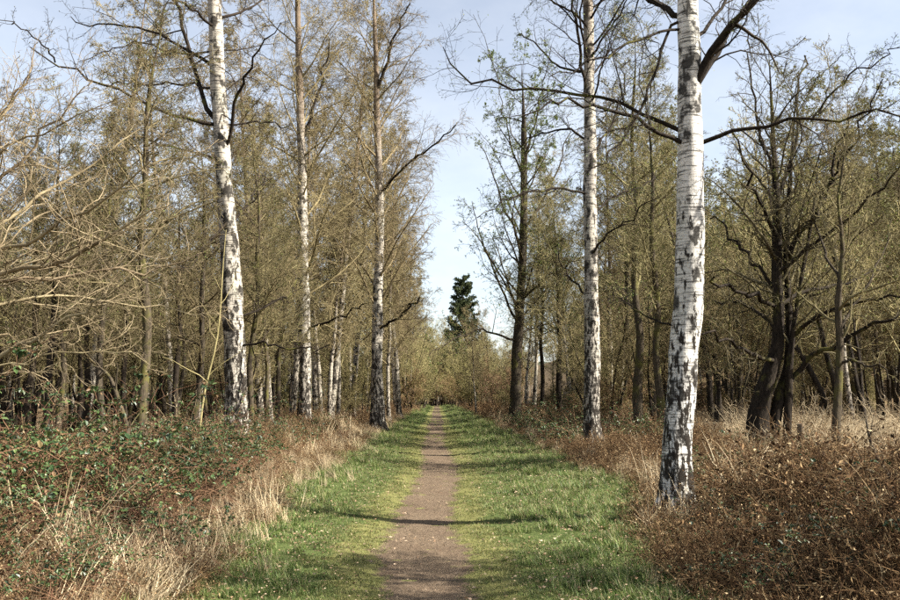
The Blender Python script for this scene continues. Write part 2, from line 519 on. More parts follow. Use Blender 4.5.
py_ = np.concatenate([np.arange(-6, 30, 0.1), spaced(30, 215, 0.2, 1.05)])
pu = np.linspace(-1, 1, 25)
U, PY = np.meshgrid(pu, py_)
PX = path_c(PY) + U * (path_h(PY) + 0.22)
i = (np.arange(len(py_) - 1)[:, None] * 25 + np.arange(24)[None]).ravel()
me = mesh_from('path', np.stack([PX, PY, ground_h(PX, PY) + 0.006], -1).reshape(-1, 3), [np.stack([i, i + 1, i + 26, i + 25], 1)], [path_mat()])
attr(me, 'edge', sstep(0.35, 1.0, np.abs(U)) * 1.0)
solo('path', me, kind='structure', label='narrow trodden earth path running straight through the wood', cat_='path')

hx, hy = np.linspace(-900, 900, 61), np.linspace(0, 500, 14)
X, Y, Q = grid(hx, hy)
Z = -1 + np.sin(np.pi * Y / 500) * (46 + 16 * wob(X, Y, 0.006, 1.0) + 3 * wob(X, Y, 0.05, 2.0))
hm, N_, L_, b_ = newmat('wooded_hill', 0.95)
f_ = noise_node(N_, L_, N_.new("ShaderNodeTexCoord").outputs["Object"], 0.08, 6, 0.7)
L_.new(ramp(N_, L_, f_, [(0.3, (0.03, 0.045, 0.035)), (0.7, (0.075, 0.085, 0.06))]), b_.inputs["Base Color"])
solo('hills', mesh_from('hills', np.stack([X, Y, Z], -1).reshape(-1, 3), [Q], [hm]), loc=(0, 900, 0), kind='structure',
     label='low wooded hill far beyond the end of the path', cat_='hill')


# ------------------------------------------------------------------ trees
def trunk_mesh(name, pts, mat, rng, K=20, rings=70, flare=0.5, lump=0.05):
    """pts: (x,y,z,r) along the trunk; the first is on the ground."""
    c = resample(pts, rings)
    P, R = c[:, :3], c[:, 3]
    h = P[:, 2] - P[0, 2]
    R = R * (1 + flare * np.exp(-h / 0.28))
    R = R * np.clip((1 - np.linspace(0, 1, rings)) / 0.22, 0.06, 1) ** 0.7
    V, Q = tubes(P[None], R[None], K)
    V = V.reshape(rings, K, 3)
    a = np.arange(K) * 2 * np.pi / K
    p = rng.random(8) * 6.28
    lum = (np.sin(2 * a[None] + p[0] + h[:, None] * 1.3) + np.sin(3 * a[None] + p[1] - h[:, None] * 2.1) + 0.8 * np.sin(5 * a[None] + p[2] + h[:, None] * 4.3)
           + 0.7 * np.sin(p[3] + h[:, None] * 6.0 + a[None])) * lump
    root = np.exp(-h / 0.22)[:, None] * (0.35 * np.maximum(np.sin(4 * a[None] + p[4]), 0) + 0.25 * np.maximum(np.sin(3 * a[None] + p[5]), 0))
    V = P[:, None] + (V - P[:, None]) * (1 + lum + root)[:, :, None]
    return mesh_from(name, V.reshape(-1, 3) - P[0], [Q], [mat]), P, R


def add_tubes(g, pr, K, m=0):
    V, Q = tubes(pr[0], pr[1], K); g.add(V, Q, m)


def add_leaves(g, pr, frac, size, rng, m=1, aspect=0.6):
    P = pr[0].reshape(-1, 3)
    n = int(len(P) * frac)
    if n:
        C = P[rng.integers(0, len(P), n)] + rng.normal(0, 0.02, (n, 3))
        V, Q = leaf_quads(C, size, rng, aspect); g.add(V, Q, m)


def px_line(pts, D, dy=0.0):
    """[(px,py,width_px)] -> (x,y,z,r); depth drifts by dy from start to end."""
    n = len(pts)
    out = []
    for k, (a, b, w) in enumerate(pts):
        d = D + dy * k / max(n - 1, 1)
        p = at(a, b, d)
        out.append((*p, w * d / F_PX / 2))
    return np.array(out)


def hero(name, label, D, trunk, limbs, bark_m, limb_m, crown_m, leaf_m, seed, auto=None, l2=None, l3=None, l4=None, leaf=(0, 0.03), sub=(0.18, 1.0), cat_='tree',
         flare=0.45, lump=0.045, K=20, extra_trunks=(), group=None):
    """A tree placed by photo pixels: trunk and main limbs traced, finer wood grown from them."""
    rng = np.random.default_rng(seed)
    pts = px_line(trunk, D)
    base = np.array([pts[0, 0], D, ground_h(pts[0, 0], D)])
    pts[0, 2] = base[2] - 0.06
    pts = np.concatenate([pts[:1], pts[1:][pts[1:, 2] > pts[0, 2] + 0.15]])
    root = empty(name, tuple(base), label, cat_, group)
    me, TP, TR = trunk_mesh('trunk', pts, bark_m, rng, K=K, rings=90, flare=flare, lump=lump)
    t = part('trunk', me, root); t.location = (0, 0, -0.06)
    trunks = [(TP, TR)]
    for et, dy in extra_trunks:
        q = px_line(et, D, dy)
        q[0, 2] = min(q[0, 2], ground_h(q[0, 0], q[0, 1]) - 0.06) if et[0][2] > 0 and et[0][1] > 420 else q[0, 2]
        me, P_, R_ = trunk_mesh('trunk', q, bark_m, rng, K=12, rings=50, flare=0.3 if et[0][1] > 420 else 0.0, lump=lump)
        o = part('trunk', me, root); o.location = tuple(P_[0] - base)
        trunks.append((P_, R_))
    L1P, L1R = [], []
    for ln, dy in limbs:
        q = resample(px_line(ln, D, dy), 14)
        # a start inside the nearest trunk axis, and a little irregularity
        allP = np.concatenate([p for p, _ in trunks])
        near = allP[np.argmin(np.abs(allP[:, 2] - q[0, 2]) + 2.0 * np.abs(allP[:, 0] - q[0, 0]))]
        if np.linalg.norm(near - q[0, :3]) < 0.7:
            q[0, :3] = near
        q[1:, :3] += rng.normal(0, 0.018, (13, 3)) * (1 + 3 * np.linspace(0, 1, 13)[:, None]) * math.sqrt(D / 22)
        L1P.append(q[:, :3]); L1R.append(q[:, 3])
        V, Q = tubes(q[None, :, :3], q[None, :, 3], 8)
        part('limb', mesh_from('limb', V - base, [Q], [limb_m]), root)
    g = Geo()
    src = []
    if L1P:
        src.append((np.array(L1P), np.array(L1R)))
    if auto:
        for P_, R_ in trunks[:1] if auto.get('first_only', True) else trunks:
            a = dict(auto); n = a.pop('n'); a.pop('first_only', None)
            idx = np.linspace(0, len(P_) - 1, 40).astype(int)
            pr = grow(P_[idx][None], R_[idx][None], n, rng, absl=True, S=13, **a)
            src.append(pr); add_tubes(g, pr, 6)
    L1 = cat(*src)
    L2 = grow(*L1, rng=rng, t0=sub[0], t1=sub[1], **l2); add_tubes(g, L2, 4)
    last = L2
    if l3:
        L3 = grow(*cat(L2), rng=rng, t0=0.15, **l3); add_tubes(g, L3, 3); last = L3
        if l4:
            L4 = grow(*L3, rng=rng, t0=0.1, **l4); add_tubes(g, L4, 3); last = L4
    if leaf[0]:
        add_leaves(g, last, leaf[0], leaf[1], rng)
    part('crown', g.mesh('crown', [crown_m, leaf_m], base), root)
    return root


# --- the big birch close by the path
hero('birch_tree', 'large white-barked birch with black fissured foot on the grass verge edge', 10.8,
     [(676, 512, 33), (676, 470, 30), (678, 430, 29), (681, 390, 29), (684, 350, 29), (689, 310, 29), (690, 250, 27.5), (690, 180, 26), (690, 120, 25), (690, 60, 24),
      (688, 20, 22), (687, -20, 20), (686, -150, 16), (684, -350, 10), (682, -500, 4)],
     [([(690, 97, 10.2), (700, 72, 10.2), (712, 52, 9.3), (730, 28, 7.6), (747, 10, 6.8), (762, -8, 6.0), (778, -45, 4.2), (790, -95, 2.5)], -0.8),
      ([(694, 92, 5.1), (706, 68, 5.1), (722, 44, 4.2), (735, 24, 3.4), (752, -5, 3.4), (765, -40, 1.7)], 0.8),
      ([(679, 136, 5.1), (660, 117, 4.2), (633, 107, 3.7), (600, 97, 3.4), (560, 90, 3.0), (500, 86, 2.5), (468, 84, 2.2), (454, 79, 1.9), (461, 66, 1.6), (455, 56, 1.4), (444, 48, 0.9)], 0.9),
      ([(681, 146, 5.1), (660, 130, 4.2), (640, 119, 3.8), (600, 106, 3.4), (570, 98, 2.5), (545, 104, 1.9), (520, 118, 1.3)], -1.2),
      ([(678, 18, 6.8), (663, 5, 6.0), (645, -2, 5.1), (625, -12, 4.2), (600, -30, 2.5)], 1.2),
      ([(680, 28, 3.1), (650, 33, 2.7), (617, 48, 2.4), (598, 58, 1.9), (570, 66, 1.4), (548, 72, 1.0)], -1.4),
      ([(678, 12, 3.2), (658, 60, 2.9), (650, 87, 2.7), (640, 123, 2.5), (615, 155, 2.0), (592, 172, 1.3)], -0.7),
      ([(700, 143, 5.1), (727, 133, 4.2), (760, 127, 3.8), (787, 122, 3.4), (813, 117, 3.2), (867, 113, 2.5), (900, 110, 2.0), (940, 112, 1.4)], -0.9),
      ([(813, 117, 2.5), (828, 100, 2.2), (840, 87, 2.0), (860, 66, 1.7), (878, 57, 1.5), (905, 49, 1.0)], -0.2),
      ([(676, 326, 2.2), (655, 322, 2.0), (640, 312, 1.7), (620, 297, 1.5), (606, 285, 1.0)], 0.8),
      ([(698, 40, 4.2), (720, 10, 3.4), (738, -30, 2.5), (748, -80, 1.7)], 1.4)],
     M['birch_hero'], M['dark_bark'], M['twig_dark'], M['bud_green'], 11,
     auto=dict(n=16, t0=0.56, t1=0.98, ang=(35, 60), ln=(2.2, 3.6), taper=0.6, wander=0.10, trop=0.02, rr=0.34, rmin=0.01, tip=0.2),
     l2=dict(n=14, ang=(30, 70), ln=(0.2, 0.46), S=6, wander=0.22, trop=0.02, rr=0.5, rmin=0.0035, tip=0.3),
     l3=dict(n=7, ang=(30, 70), ln=(0.35, 0.6), S=4, wander=0.22, trop=-0.03, rr=0.5, rmin=0.0022, tip=0.4),
     l4=dict(n=3, ang=(25, 65), ln=(0.35, 0.6), S=2, wander=0.2, trop=-0.05, rr=0.6, rmin=0.0018, tip=0.5), leaf=(0.25, 0.022), flare=0.45, lump=0.035, K=28, cat_='birch tree')

# --- second birch on the same side
hero('birch_tree', 'tall birch with patchy black and white trunk behind the red-brown bramble bank', 24.0,
     [(592, 458, 19), (592, 420, 16.5), (592, 380, 15.5), (592, 330, 15), (591, 270, 14), (590, 200, 13), (590, 130, 12), (589, 60, 11), (588, 0, 10), (587, -100, 8), (586, -260, 4), (585, -330, 2)],
     [([(589, 100, 3.5), (580, 62, 3.1), (578, 34, 2.8), (574, 0, 2.4), (566, -50, 1.4)], -1),
      ([(588, 74, 2.8), (570, 70, 2.5), (553, 68, 2.1), (548, 52, 1.8), (530, 42, 1.4), (515, 30, 1.0)], 1),
      ([(590, 195, 2.8), (567, 188, 2.5), (540, 188, 2.1), (513, 195, 1.7), (498, 204, 1.1), (480, 220, 0.7)], -2),
      ([(590, 142, 2.8), (575, 130, 2.4), (560, 127, 2.1), (535, 135, 1.4), (520, 150, 0.8)], 2),
      ([(592, 30, 2.8), (570, 10, 2.1), (545, -4, 1.8), (520, -15, 1.0)], -1.5),
      ([(592, 215, 2.5), (612, 196, 2.1), (635, 188, 1.7), (660, 176, 1.1)], 2),
      ([(591, 256, 2.8), (604, 238, 2.1), (622, 225, 1.7), (645, 205, 1.1), (655, 190, 0.7)], -2),
      ([(591, 300, 2.4), (575, 285, 2.1), (565, 270, 1.7), (556, 250, 1.1), (540, 235, 0.7)], 1),
      ([(591, 160, 2.8), (608, 130, 2.1), (622, 100, 1.7), (628, 60, 1.1)], 2),
      ([(589, 60, 2.8), (604, 36, 2.1), (622, 15, 1.7), (632, -20, 1.1)], -2)],
     M['birch'], M['dark_bark'], M['twig_dark'], M['bud_green'], 12,
     auto=dict(n=28, t0=0.42, t1=0.98, ang=(40, 70), ln=(2.8, 5.0), taper=0.45, wander=0.10, trop=0.03, rr=0.3, rmin=0.012, tip=0.2),
     l2=dict(n=9, ang=(30, 70), ln=(0.22, 0.5), S=6, wander=0.22, trop=0.0, rr=0.5, rmin=0.006, tip=0.3),
     l3=dict(n=7, ang=(30, 70), ln=(0.35, 0.6), S=4, wander=0.22, trop=-0.05, rr=0.5, rmin=0.0038, tip=0.4),
     l4=dict(n=3, ang=(25, 65), ln=(0.35, 0.6), S=2, wander=0.2, trop=-0.08, rr=0.6, rmin=0.003, tip=0.5), leaf=(0.5, 0.035), K=18, cat_='birch tree')

# --- third tree on that side: dark foot, wide ascending crown in young leaf
hero('avenue_tree', 'dark-footed tree with wide rising crown in young green leaf where the path narrows', 45.0,
     [(515, 398, 12.8), (516, 375, 10.8), (517, 350, 10.0), (520, 310, 8.8), (523, 250, 8.0), (524, 200, 7.2), (524, 130, 6.0), (523, 95, 3.4), (521, 60, 1.6)],
     [([(515, 342, 2.8), (500, 335, 2.2), (482, 329, 1.8), (465, 334, 1.4), (445, 342, 1.1), (428, 357, 0.7)], -3),
      ([(518, 325, 2.8), (508, 306, 2.5), (500, 285, 2.2), (488, 255, 1.7), (478, 225, 1.1), (470, 200, 0.7)], 2),
      ([(522, 300, 2.8), (537, 285, 2.2), (560, 270, 1.7), (580, 258, 1.1)], -2),
      ([(523, 250, 2.8), (512, 225, 2.2), (500, 200, 1.7), (490, 165, 1.1), (482, 140, 0.6)], -2),
      ([(523, 230, 2.8), (540, 205, 2.2), (556, 175, 1.7), (566, 140, 1.1), (572, 110, 0.6)], 3),
      ([(518, 335, 2.2), (535, 327, 1.7), (560, 322, 1.3), (585, 325, 0.9)], 2),
      ([(524, 180, 2.2), (512, 150, 1.7), (504, 115, 1.1), (499, 80, 0.6)], 2),
      ([(524, 160, 2.2), (536, 120, 1.7), (545, 80, 1.1), (549, 45, 0.6)], -2)],
     M['grey_bark'], M['grey_bark'], M['twig_oak'], M['bud_green'], 13,
     auto=dict(n=30, t0=0.25, t1=0.97, ang=(30, 60), ln=(3.4, 6.2), taper=0.5, wander=0.10, trop=0.05, rr=0.3, rmin=0.015, tip=0.2),
     l2=dict(n=8, ang=(30, 70), ln=(0.25, 0.5), S=5, wander=0.25, trop=0.02, rr=0.5, rmin=0.008, tip=0.3),
     l3=dict(n=6, ang=(30, 70), ln=(0.35, 0.6), S=3, wander=0.25, trop=0.0, rr=0.5, rmin=0.006, tip=0.4),
     l4=dict(n=3, ang=(25, 65), ln=(0.4, 0.7), S=2, wander=0.2, trop=0.0, rr=0.6, rmin=0.005, tip=0.5), leaf=(1.3, 0.075), K=14)

# --- first birch on the bramble side
hero('birch_tree', 'leaning white birch with twin upper stems standing in dark green brambles', 20.0,
     [(236, 440, 27), (236, 400, 23), (235, 370, 22), (235, 340, 21), (232, 290, 19), (229, 240, 18), (226, 200, 17), (222, 150, 16), (219, 100, 15), (217, 60, 14.5), (215, 20, 14),
      (214, -20, 13), (210, -150, 9), (205, -300, 4), (203, -360, 2)],
     [([(214, 129, 4.5), (193, 122, 3.8), (167, 113, 3.4), (143, 103, 3.0), (107, 85, 2.7), (77, 72, 2.2), (50, 60, 1.8), (30, 49, 1.2)], -2),
      ([(55, 62, 1.8), (47, 48, 1.7), (37, 39, 1.5), (17, 25, 1.2), (6, 16, 0.8)], -2.2),
      ([(213, 127, 5.6), (204, 100, 4.9), (199, 80, 4.5), (193, 60, 4.1), (183, 30, 3.8), (175, 5, 3.4), (168, -30, 2.6), (160, -90, 1.5)], 1),
      ([(214, 66, 3.8), (187, 50, 3.0), (167, 37, 2.5), (150, 30, 2.2), (123, 28, 2.0), (93, 25, 1.5), (66, 13, 0.9)], 2),
      ([(215, 90, 2.4), (187, 83, 2.1), (150, 83, 1.7), (108, 84, 1.0)], 3),
      ([(200, 55, 2.0), (167, 53, 1.8), (133, 40, 1.5), (100, 52, 1.0), (80, 62, 0.8)], -1),
      ([(227, 150, 3.8), (232, 110, 3.3), (240, 83, 3.0), (253, 60, 2.2), (264, 46, 1.5), (275, 20, 0.9)], -2),
      ([(215, 28, 3.0), (195, 12, 2.5), (176, -2, 2.2), (150, -15, 1.5)], -2),
      ([(222, 158, 3.0), (207, 156, 2.4), (173, 147, 2.0), (127, 135, 1.4), (100, 132, 0.8)], -1.5),
      ([(228, 228, 2.7), (246, 205, 2.2), (258, 188, 1.7), (268, 170, 1.0)], 2),
      ([(229, 220, 2.5), (218, 232, 2.4), (204, 250, 2.2), (190, 262, 1.5), (176, 268, 0.9)], -2.5),
      ([(235, 345, 2.4), (263, 343, 2.1), (300, 347, 1.7), (325, 345, 1.0)], -1),
      ([(234, 320, 2.2), (262, 308, 2.0), (285, 295, 1.7), (303, 280, 1.0)], 1.5),
      ([(222, 125, 2.2), (262, 122, 1.8), (290, 124, 1.2)], 1)],
     M['birch'], M['dark_bark'], M['twig_dark'], M['bud'], 14,
     auto=dict(n=16, t0=0.5, t1=0.98, ang=(35, 65), ln=(2.0, 4.0), taper=0.6, wander=0.10, trop=0.03, rr=0.3, rmin=0.01, tip=0.2),
     l2=dict(n=9, ang=(30, 70), ln=(0.2, 0.45), S=6, wander=0.22, trop=0.0, rr=0.5, rmin=0.005, tip=0.3),
     l3=dict(n=6, ang=(30, 70), ln=(0.35, 0.6), S=4, wander=0.22, trop=-0.03, rr=0.5, rmin=0.0032, tip=0.4),
     l4=dict(n=3, ang=(25, 65), ln=(0.35, 0.6), S=2, wander=0.2, trop=-0.05, rr=0.6, rmin=0.0026, tip=0.5), leaf=(0.2, 0.03), K=20, cat_='birch tree')

BIRCH_FINE = dict(
    auto=dict(n=45, t0=0.22, t1=0.99, ang=(28, 58), ln=(3.4, 5.6), taper=0.45, wander=0.07, trop=0.03, rr=0.3, rmin=0.012, tip=0.2),
    l2=dict(n=11, ang=(25, 60), ln=(0.25, 0.5), S=5, wander=0.13, trop=-0.02, rr=0.5, rmin=0.009, tip=0.4),
    l3=dict(n=8, ang=(25, 60), ln=(0.4, 0.7), S=3, wander=0.13, trop=-0.08, rr=0.5, rmin=0.0075, tip=0.4),
    l4=dict(n=4, ang=(18, 45), ln=(0.7, 1.3), S=2, wander=0.12, trop=-0.15, rr=0.7, rmin=0.005, tip=0.5), leaf=(0.12, 0.045), cat_='birch tree')
hero('birch_tree', 'slim birch with brown haze of fine twigs beside a thin forked birch', 37.0,
     [(305, 404, 14), (305, 360, 12), (304, 300, 11), (303, 240, 10), (302, 170, 9), (300, 100, 7.5), (298, 30, 6), (297, -60, 4), (296, -120, 2)],
     [([(303, 232, 3), (285, 250, 2.6), (270, 262, 2), (255, 268, 1)], -2), ([(304, 330, 2.6), (330, 322, 2.2), (350, 312, 1.6), (365, 300, 1)], -2),
      ([(302, 140, 4), (312, 110, 3), (322, 80, 2.4), (330, 40, 1.6)], 1)],
     M['birch'], M['dark_bark'], M['twig_birch'], M['bud'], 15, K=14, **BIRCH_FINE)
hero('birch_tree', 'slim birch at the grass edge with tall brown twiggy crown over the path', 40.0,
     [(378, 420, 15), (377, 380, 12), (377, 340, 11), (378, 290, 10), (380, 240, 9), (379, 180, 8), (377, 120, 6.5), (376, 60, 5), (373, -20, 3), (372, -70, 1.6)],
     [([(379, 195, 2.6), (403, 167, 2.2), (430, 147, 1.8), (455, 127, 1.2)], -3), ([(378, 330, 3), (395, 318, 2.4), (420, 300, 1.6)], -2),
      ([(376, 90, 4), (388, 60, 3), (396, 30, 2.2), (410, 0, 1.4)], -1)],
     M['birch'], M['dark_bark'], M['twig_birch'], M['bud'], 16, K=14, **BIRCH_FINE)

# --- oak-like tree with several dark stems among dead bracken
hero('oak_tree', 'low spreading bare tree with several dark leaning stems among dead bracken', 19.0,
     [(756, 445, 24), (759, 415, 20), (764, 390, 17), (772, 366, 15), (778, 345, 13), (778, 310, 11), (777, 267, 10), (777, 220, 8), (775, 170, 6), (772, 110, 4), (768, 40, 2)],
     [([(787, 262, 6), (795, 240, 5.5), (807, 227, 5), (823, 203, 4), (835, 170, 3), (842, 120, 1.6)], -1),
      ([(777, 308, 5), (760, 298, 4.4), (743, 292, 4), (722, 284, 3), (706, 279, 2)], -2),
      ([(776, 362, 4.6), (760, 358, 4.2), (747, 353, 3.6), (727, 340, 3), (704, 334, 2)], -2.2),
      ([(789, 385, 6), (803, 362, 5.5), (817, 351, 5), (840, 343, 4.4), (860, 332, 4), (877, 322, 3.4), (905, 312, 2.4)], -1.5),
      ([(780, 305, 4.6), (800, 294, 4), (818, 288, 3.4), (850, 281, 2.4), (880, 268, 1.4)], 1.5),
      ([(778, 330, 4), (758, 312, 3.4), (735, 300, 2.8), (715, 305, 2)], 2),
      ([(777, 240, 4), (762, 205, 3.2), (748, 170, 2.6), (735, 130, 1.6)], -1.5),
      ([(776, 200, 4), (792, 160, 3.4), (800, 110, 2.6), (806, 50, 1.6)], 1.5),
      ([(779, 275, 4), (810, 245, 3.4), (845, 225, 3), (880, 190, 2.2), (905, 160, 1.4)], -2),
      ([(778, 295, 4), (752, 260, 3.2), (728, 235, 2.4), (712, 215, 1.4)], 1),
      ([(790, 340, 4.6), (812, 320, 4), (842, 308, 3.4), (880, 296, 2.6), (910, 290, 1.6)], -2.5),
      ([(776, 180, 3.6), (762, 140, 3), (752, 95, 2.2), (748, 50, 1.4)], 1.5),
      ([(822, 205, 3), (836, 170, 2.6), (860, 130, 2), (880, 80, 1.4)], -2)],
     M['dark_bark'], M['dark_bark'], M['twig_oak'], M['bud'], 17,
     auto=dict(n=22, t0=0.35, t1=0.97, ang=(30, 65), ln=(1.4, 3.2), taper=0.5, wander=0.16, trop=0.05, rr=0.45, rmin=0.012, tip=0.2, first_only=False),
     l2=dict(n=9, ang=(30, 75), ln=(0.25, 0.55), S=6, wander=0.28, trop=0.06, rr=0.5, rmin=0.005, tip=0.3),
     l3=dict(n=5, ang=(30, 75), ln=(0.35, 0.6), S=4, wander=0.28, trop=0.03, rr=0.5, rmin=0.0035, tip=0.4),
     l4=dict(n=2, ang=(30, 70), ln=(0.45, 0.8), S=2, wander=0.25, trop=0.0, rr=0.6, rmin=0.0028, tip=0.5), leaf=(0.25, 0.03), K=18, lump=0.07,
     extra_trunks=[([(768, 446, 12), (777, 405, 11), (787, 375, 10), (790, 340, 8), (788, 290, 7), (786, 262, 6), (788, 215, 5), (792, 150, 3), (797, 70, 1.5)], 0.4),
                   ([(786, 452, 8), (788, 400, 7.5), (789, 370, 7), (793, 330, 5), (801, 280, 4), (812, 220, 3), (820, 150, 1.5)], -0.4)], cat_='tree')

hero('mossy_tree', 'slender mossy tree among pale dry grass beside the wooden post', 17.0,
     [(836, 470, 10), (836, 430, 8.5), (838, 390, 8), (840, 350, 7), (838, 300, 6), (843, 250, 4.5), (838, 200, 3.2), (845, 150, 2.2), (851, 110, 1)],
     [([(838, 362, 3), (855, 360, 2.6), (872, 368, 2), (893, 372, 1.2)], -1), ([(839, 330, 3), (860, 300, 2.4), (880, 262, 1.6), (890, 220, 1)], 1),
      ([(840, 280, 3), (822, 250, 2.4), (815, 210, 1.6)], 1)],
     M['moss_bark'], M['grey_bark'], M['twig_olive'], M['bud'], 18,
     auto=dict(n=16, t0=0.35, t1=0.97, ang=(25, 55), ln=(1.2, 2.6), taper=0.5, wander=0.12, trop=0.05, rr=0.45, rmin=0.01, tip=0.25),
     l2=dict(n=8, ang=(30, 65), ln=(0.25, 0.55), S=5, wander=0.2, trop=0.05, rr=0.5, rmin=0.005, tip=0.3),
     l3=dict(n=6, ang=(30, 65), ln=(0.35, 0.6), S=3, wander=0.2, trop=0.02, rr=0.5, rmin=0.0032, tip=0.4), leaf=(0.15, 0.03), K=12)

# --- sallow at the frame edge: long pale boughs reaching over the brambles
hero('sallow_tree', 'old sallow with long pale boughs arching out over the brambles', 11.5,
     [(-70, 520, 30), (-72, 450, 26), (-78, 380, 22), (-85, 300, 18), (-90, 220, 14), (-92, 120, 9), (-92, 20, 5)],
     [([(-78, 330, 6.8), (-40, 290, 5.6), (0, 272, 5.0), (45, 264, 4.3), (90, 250, 3.7), (130, 225, 2.5), (168, 205, 1.5)], -1.5),
      ([(-82, 310, 5.6), (-40, 280, 5.0), (0, 280, 3.7), (55, 280, 3.3), (110, 272, 2.9), (160, 278, 2.0), (200, 258, 1.2)], 0.5),
      ([(-76, 400, 5.6), (-30, 375, 5.0), (0, 358, 4.6), (30, 338, 3.7), (60, 325, 2.8), (100, 300, 1.9), (130, 282, 1.2)], -1),
      ([(-86, 280, 5.6), (-40, 220, 5.0), (0, 178, 3.7), (30, 150, 3.1), (60, 118, 1.9), (85, 88, 1.0)], -0.5),
      ([(-85, 290, 5.6), (-40, 250, 5.0), (0, 222, 4.0), (40, 198, 3.1), (90, 165, 2.1), (140, 130, 1.0)], 1.5),
      ([(-85, 300, 5.0), (-30, 262, 4.3), (20, 245, 3.5), (70, 222, 2.9), (120, 188, 1.9), (165, 150, 1.0)], -2),
      ([(-80, 330, 4.3), (-30, 312, 3.7), (20, 300, 2.9), (70, 296, 2.5), (120, 300, 1.9), (170, 312, 1.2), (200, 318, 0.7)], 1.5),
      ([(-88, 250, 5.0), (-40, 170, 3.7), (-5, 120, 2.9), (20, 85, 1.9), (40, 50, 1.0)], 1),
      ([(-78, 370, 3.7), (-30, 370, 3.1), (10, 366, 2.2), (50, 352, 1.6), (100, 350, 1.2), (150, 358, 0.7)], -0.6),
      ([(-86, 270, 4.3), (-40, 200, 3.7), (5, 150, 2.7), (40, 130, 1.9), (80, 118, 1.2), (120, 100, 0.7)], -1.6)],
     M['grey_bark'], M['twig_pale'], M['twig_pale'], M['bud'], 19,
     auto=dict(n=10, t0=0.45, t1=0.97, ang=(25, 55), ln=(1.4, 3.0), taper=0.5, wander=0.12, trop=0.06, rr=0.5, rmin=0.012, tip=0.25),
     l2=dict(n=17, ang=(20, 60), ln=(0.22, 0.5), S=7, wander=0.26, trop=0.08, rr=0.5, rmin=0.0045, tip=0.3),
     l3=dict(n=7, ang=(25, 65), ln=(0.3, 0.6), S=4, wander=0.2, trop=0.06, rr=0.5, rmin=0.003, tip=0.4),
     l4=dict(n=3, ang=(25, 65), ln=(0.3, 0.6), S=2, wander=0.2, trop=0.04, rr=0.6, rmin=0.0022, tip=0.5), leaf=(0.06, 0.025), K=14, cat_='tree')

# ------------------------------------------------------------------ tree kinds that are repeated
def make_tree(name, label, cat_, group, H, r0, seed, bark_m, crown_m, leaf_m, n1, l1, l2, l3=None, l4=None, leaf=(0, 0.05), t0=0.3, lean=0.03, stems=1, spread=0.0, crook=0.03):
    rng = np.random.default_rng(seed)
    root = empty(name, (0, 0, 0), label, cat_, group)
    g = Geo(); src = []
    for s in range(stems):
        a = rng.random() * 6.28 if stems > 1 else 0
        a = a + s * 6.28 / max(stems, 1)
        sp = spread * rng.uniform(0.6, 1.3) if stems > 1 else 0
        hh = H * (1 if s == 0 else rng.uniform(0.65, 1.0)); rr0 = r0 * (1 if s == 0 else rng.uniform(0.6, 0.95))
        z = np.linspace(0, 1, 10)
        wx, wy = np.cumsum(rng.normal(0, crook, 10)), np.cumsum(rng.normal(0, crook, 10))
        wx -= wx[0]; wy -= wy[0]
        off = (0.12 + 0.05 * stems) if stems > 1 else 0
        x = np.cos(a) * (off + sp * hh * (0.7 * z + 0.3 * z * z)) + wx * hh * 0.4 + rng.normal(0, lean) * hh * z
        y = np.sin(a) * (off + sp * hh * (0.7 * z + 0.3 * z * z)) + wy * hh * 0.4 + rng.normal(0, lean) * hh * z
        pts = np.stack([x, y, z * hh - 0.08, rr0 * np.maximum(1 - z, 0.05) ** 0.75], 1)
        me, P, R = trunk_mesh('trunk', pts, bark_m, rng, K=8, rings=30, flare=0.4, lump=0.05)
        t = part('trunk', me, root); t.location = tuple(P[0])
        idx = np.linspace(0, 29, 24).astype(int)
        src.append((P[idx], R[idx]))
    P, R = np.array([p for p, _ in src]), np.array([r for _, r in src])
    L1 = grow(P, R, n1, rng, t0=t0, t1=0.99, absl=True, S=7, **l1); add_tubes(g, L1, 4)
    L2 = grow(*L1, rng=rng, t0=0.15, **l2); add_tubes(g, L2, 3); last = L2
    if l3:
        L3 = grow(*L2, rng=rng, t0=0.1, **l3); add_tubes(g, L3, 3); last = L3
        if l4:
            L4 = grow(*L3, rng=rng, t0=0.1, **l4); add_tubes(g, L4, 3); last = L4
    if leaf[0]:
        add_leaves(g, last, leaf[0], leaf[1], rng)
    part('crown', g.mesh('crown', [crown_m, leaf_m]), root)
    return root


FAR = -200.0
kinds = {}
G_L, G_R = 'trees in the wood behind the brambles', 'trees in the wood behind the dead bracken'
for s in range(3):     # slender understorey trees
    kinds['slender%d' % s] = make_tree('slender_tree', 'x', 'tree', G_L, 9.5 + s * 1.5, 0.115 + 0.01 * s, 31 + s, [M['dark_bark'], M['grey_bark'], M['moss_bark']][s], M['twig_olive'], M['bud_green'],
        32, dict(ang=(35, 70), ln=(1.4, 3.2), taper=0.5, wander=0.13, trop=0.04, rr=0.45, rmin=0.010, tip=0.3),
        dict(n=8, ang=(30, 65), ln=(0.35, 0.6), S=4, wander=0.2, trop=0.03, rr=0.5, rmin=0.007, tip=0.4),
        dict(n=6, ang=(30, 65), ln=(0.4, 0.7), S=3, wander=0.2, trop=0.0, rr=0.6, rmin=0.006, tip=0.5),
        dict(n=5, ang=(25, 55), ln=(0.7, 1.3), S=2, wander=0.18, trop=0.02, rr=0.6, rmin=0.0045, tip=0.5), leaf=(0.08, 0.045), t0=[0.38, 0.24, 0.3][s], lean=0.05, crook=0.03)
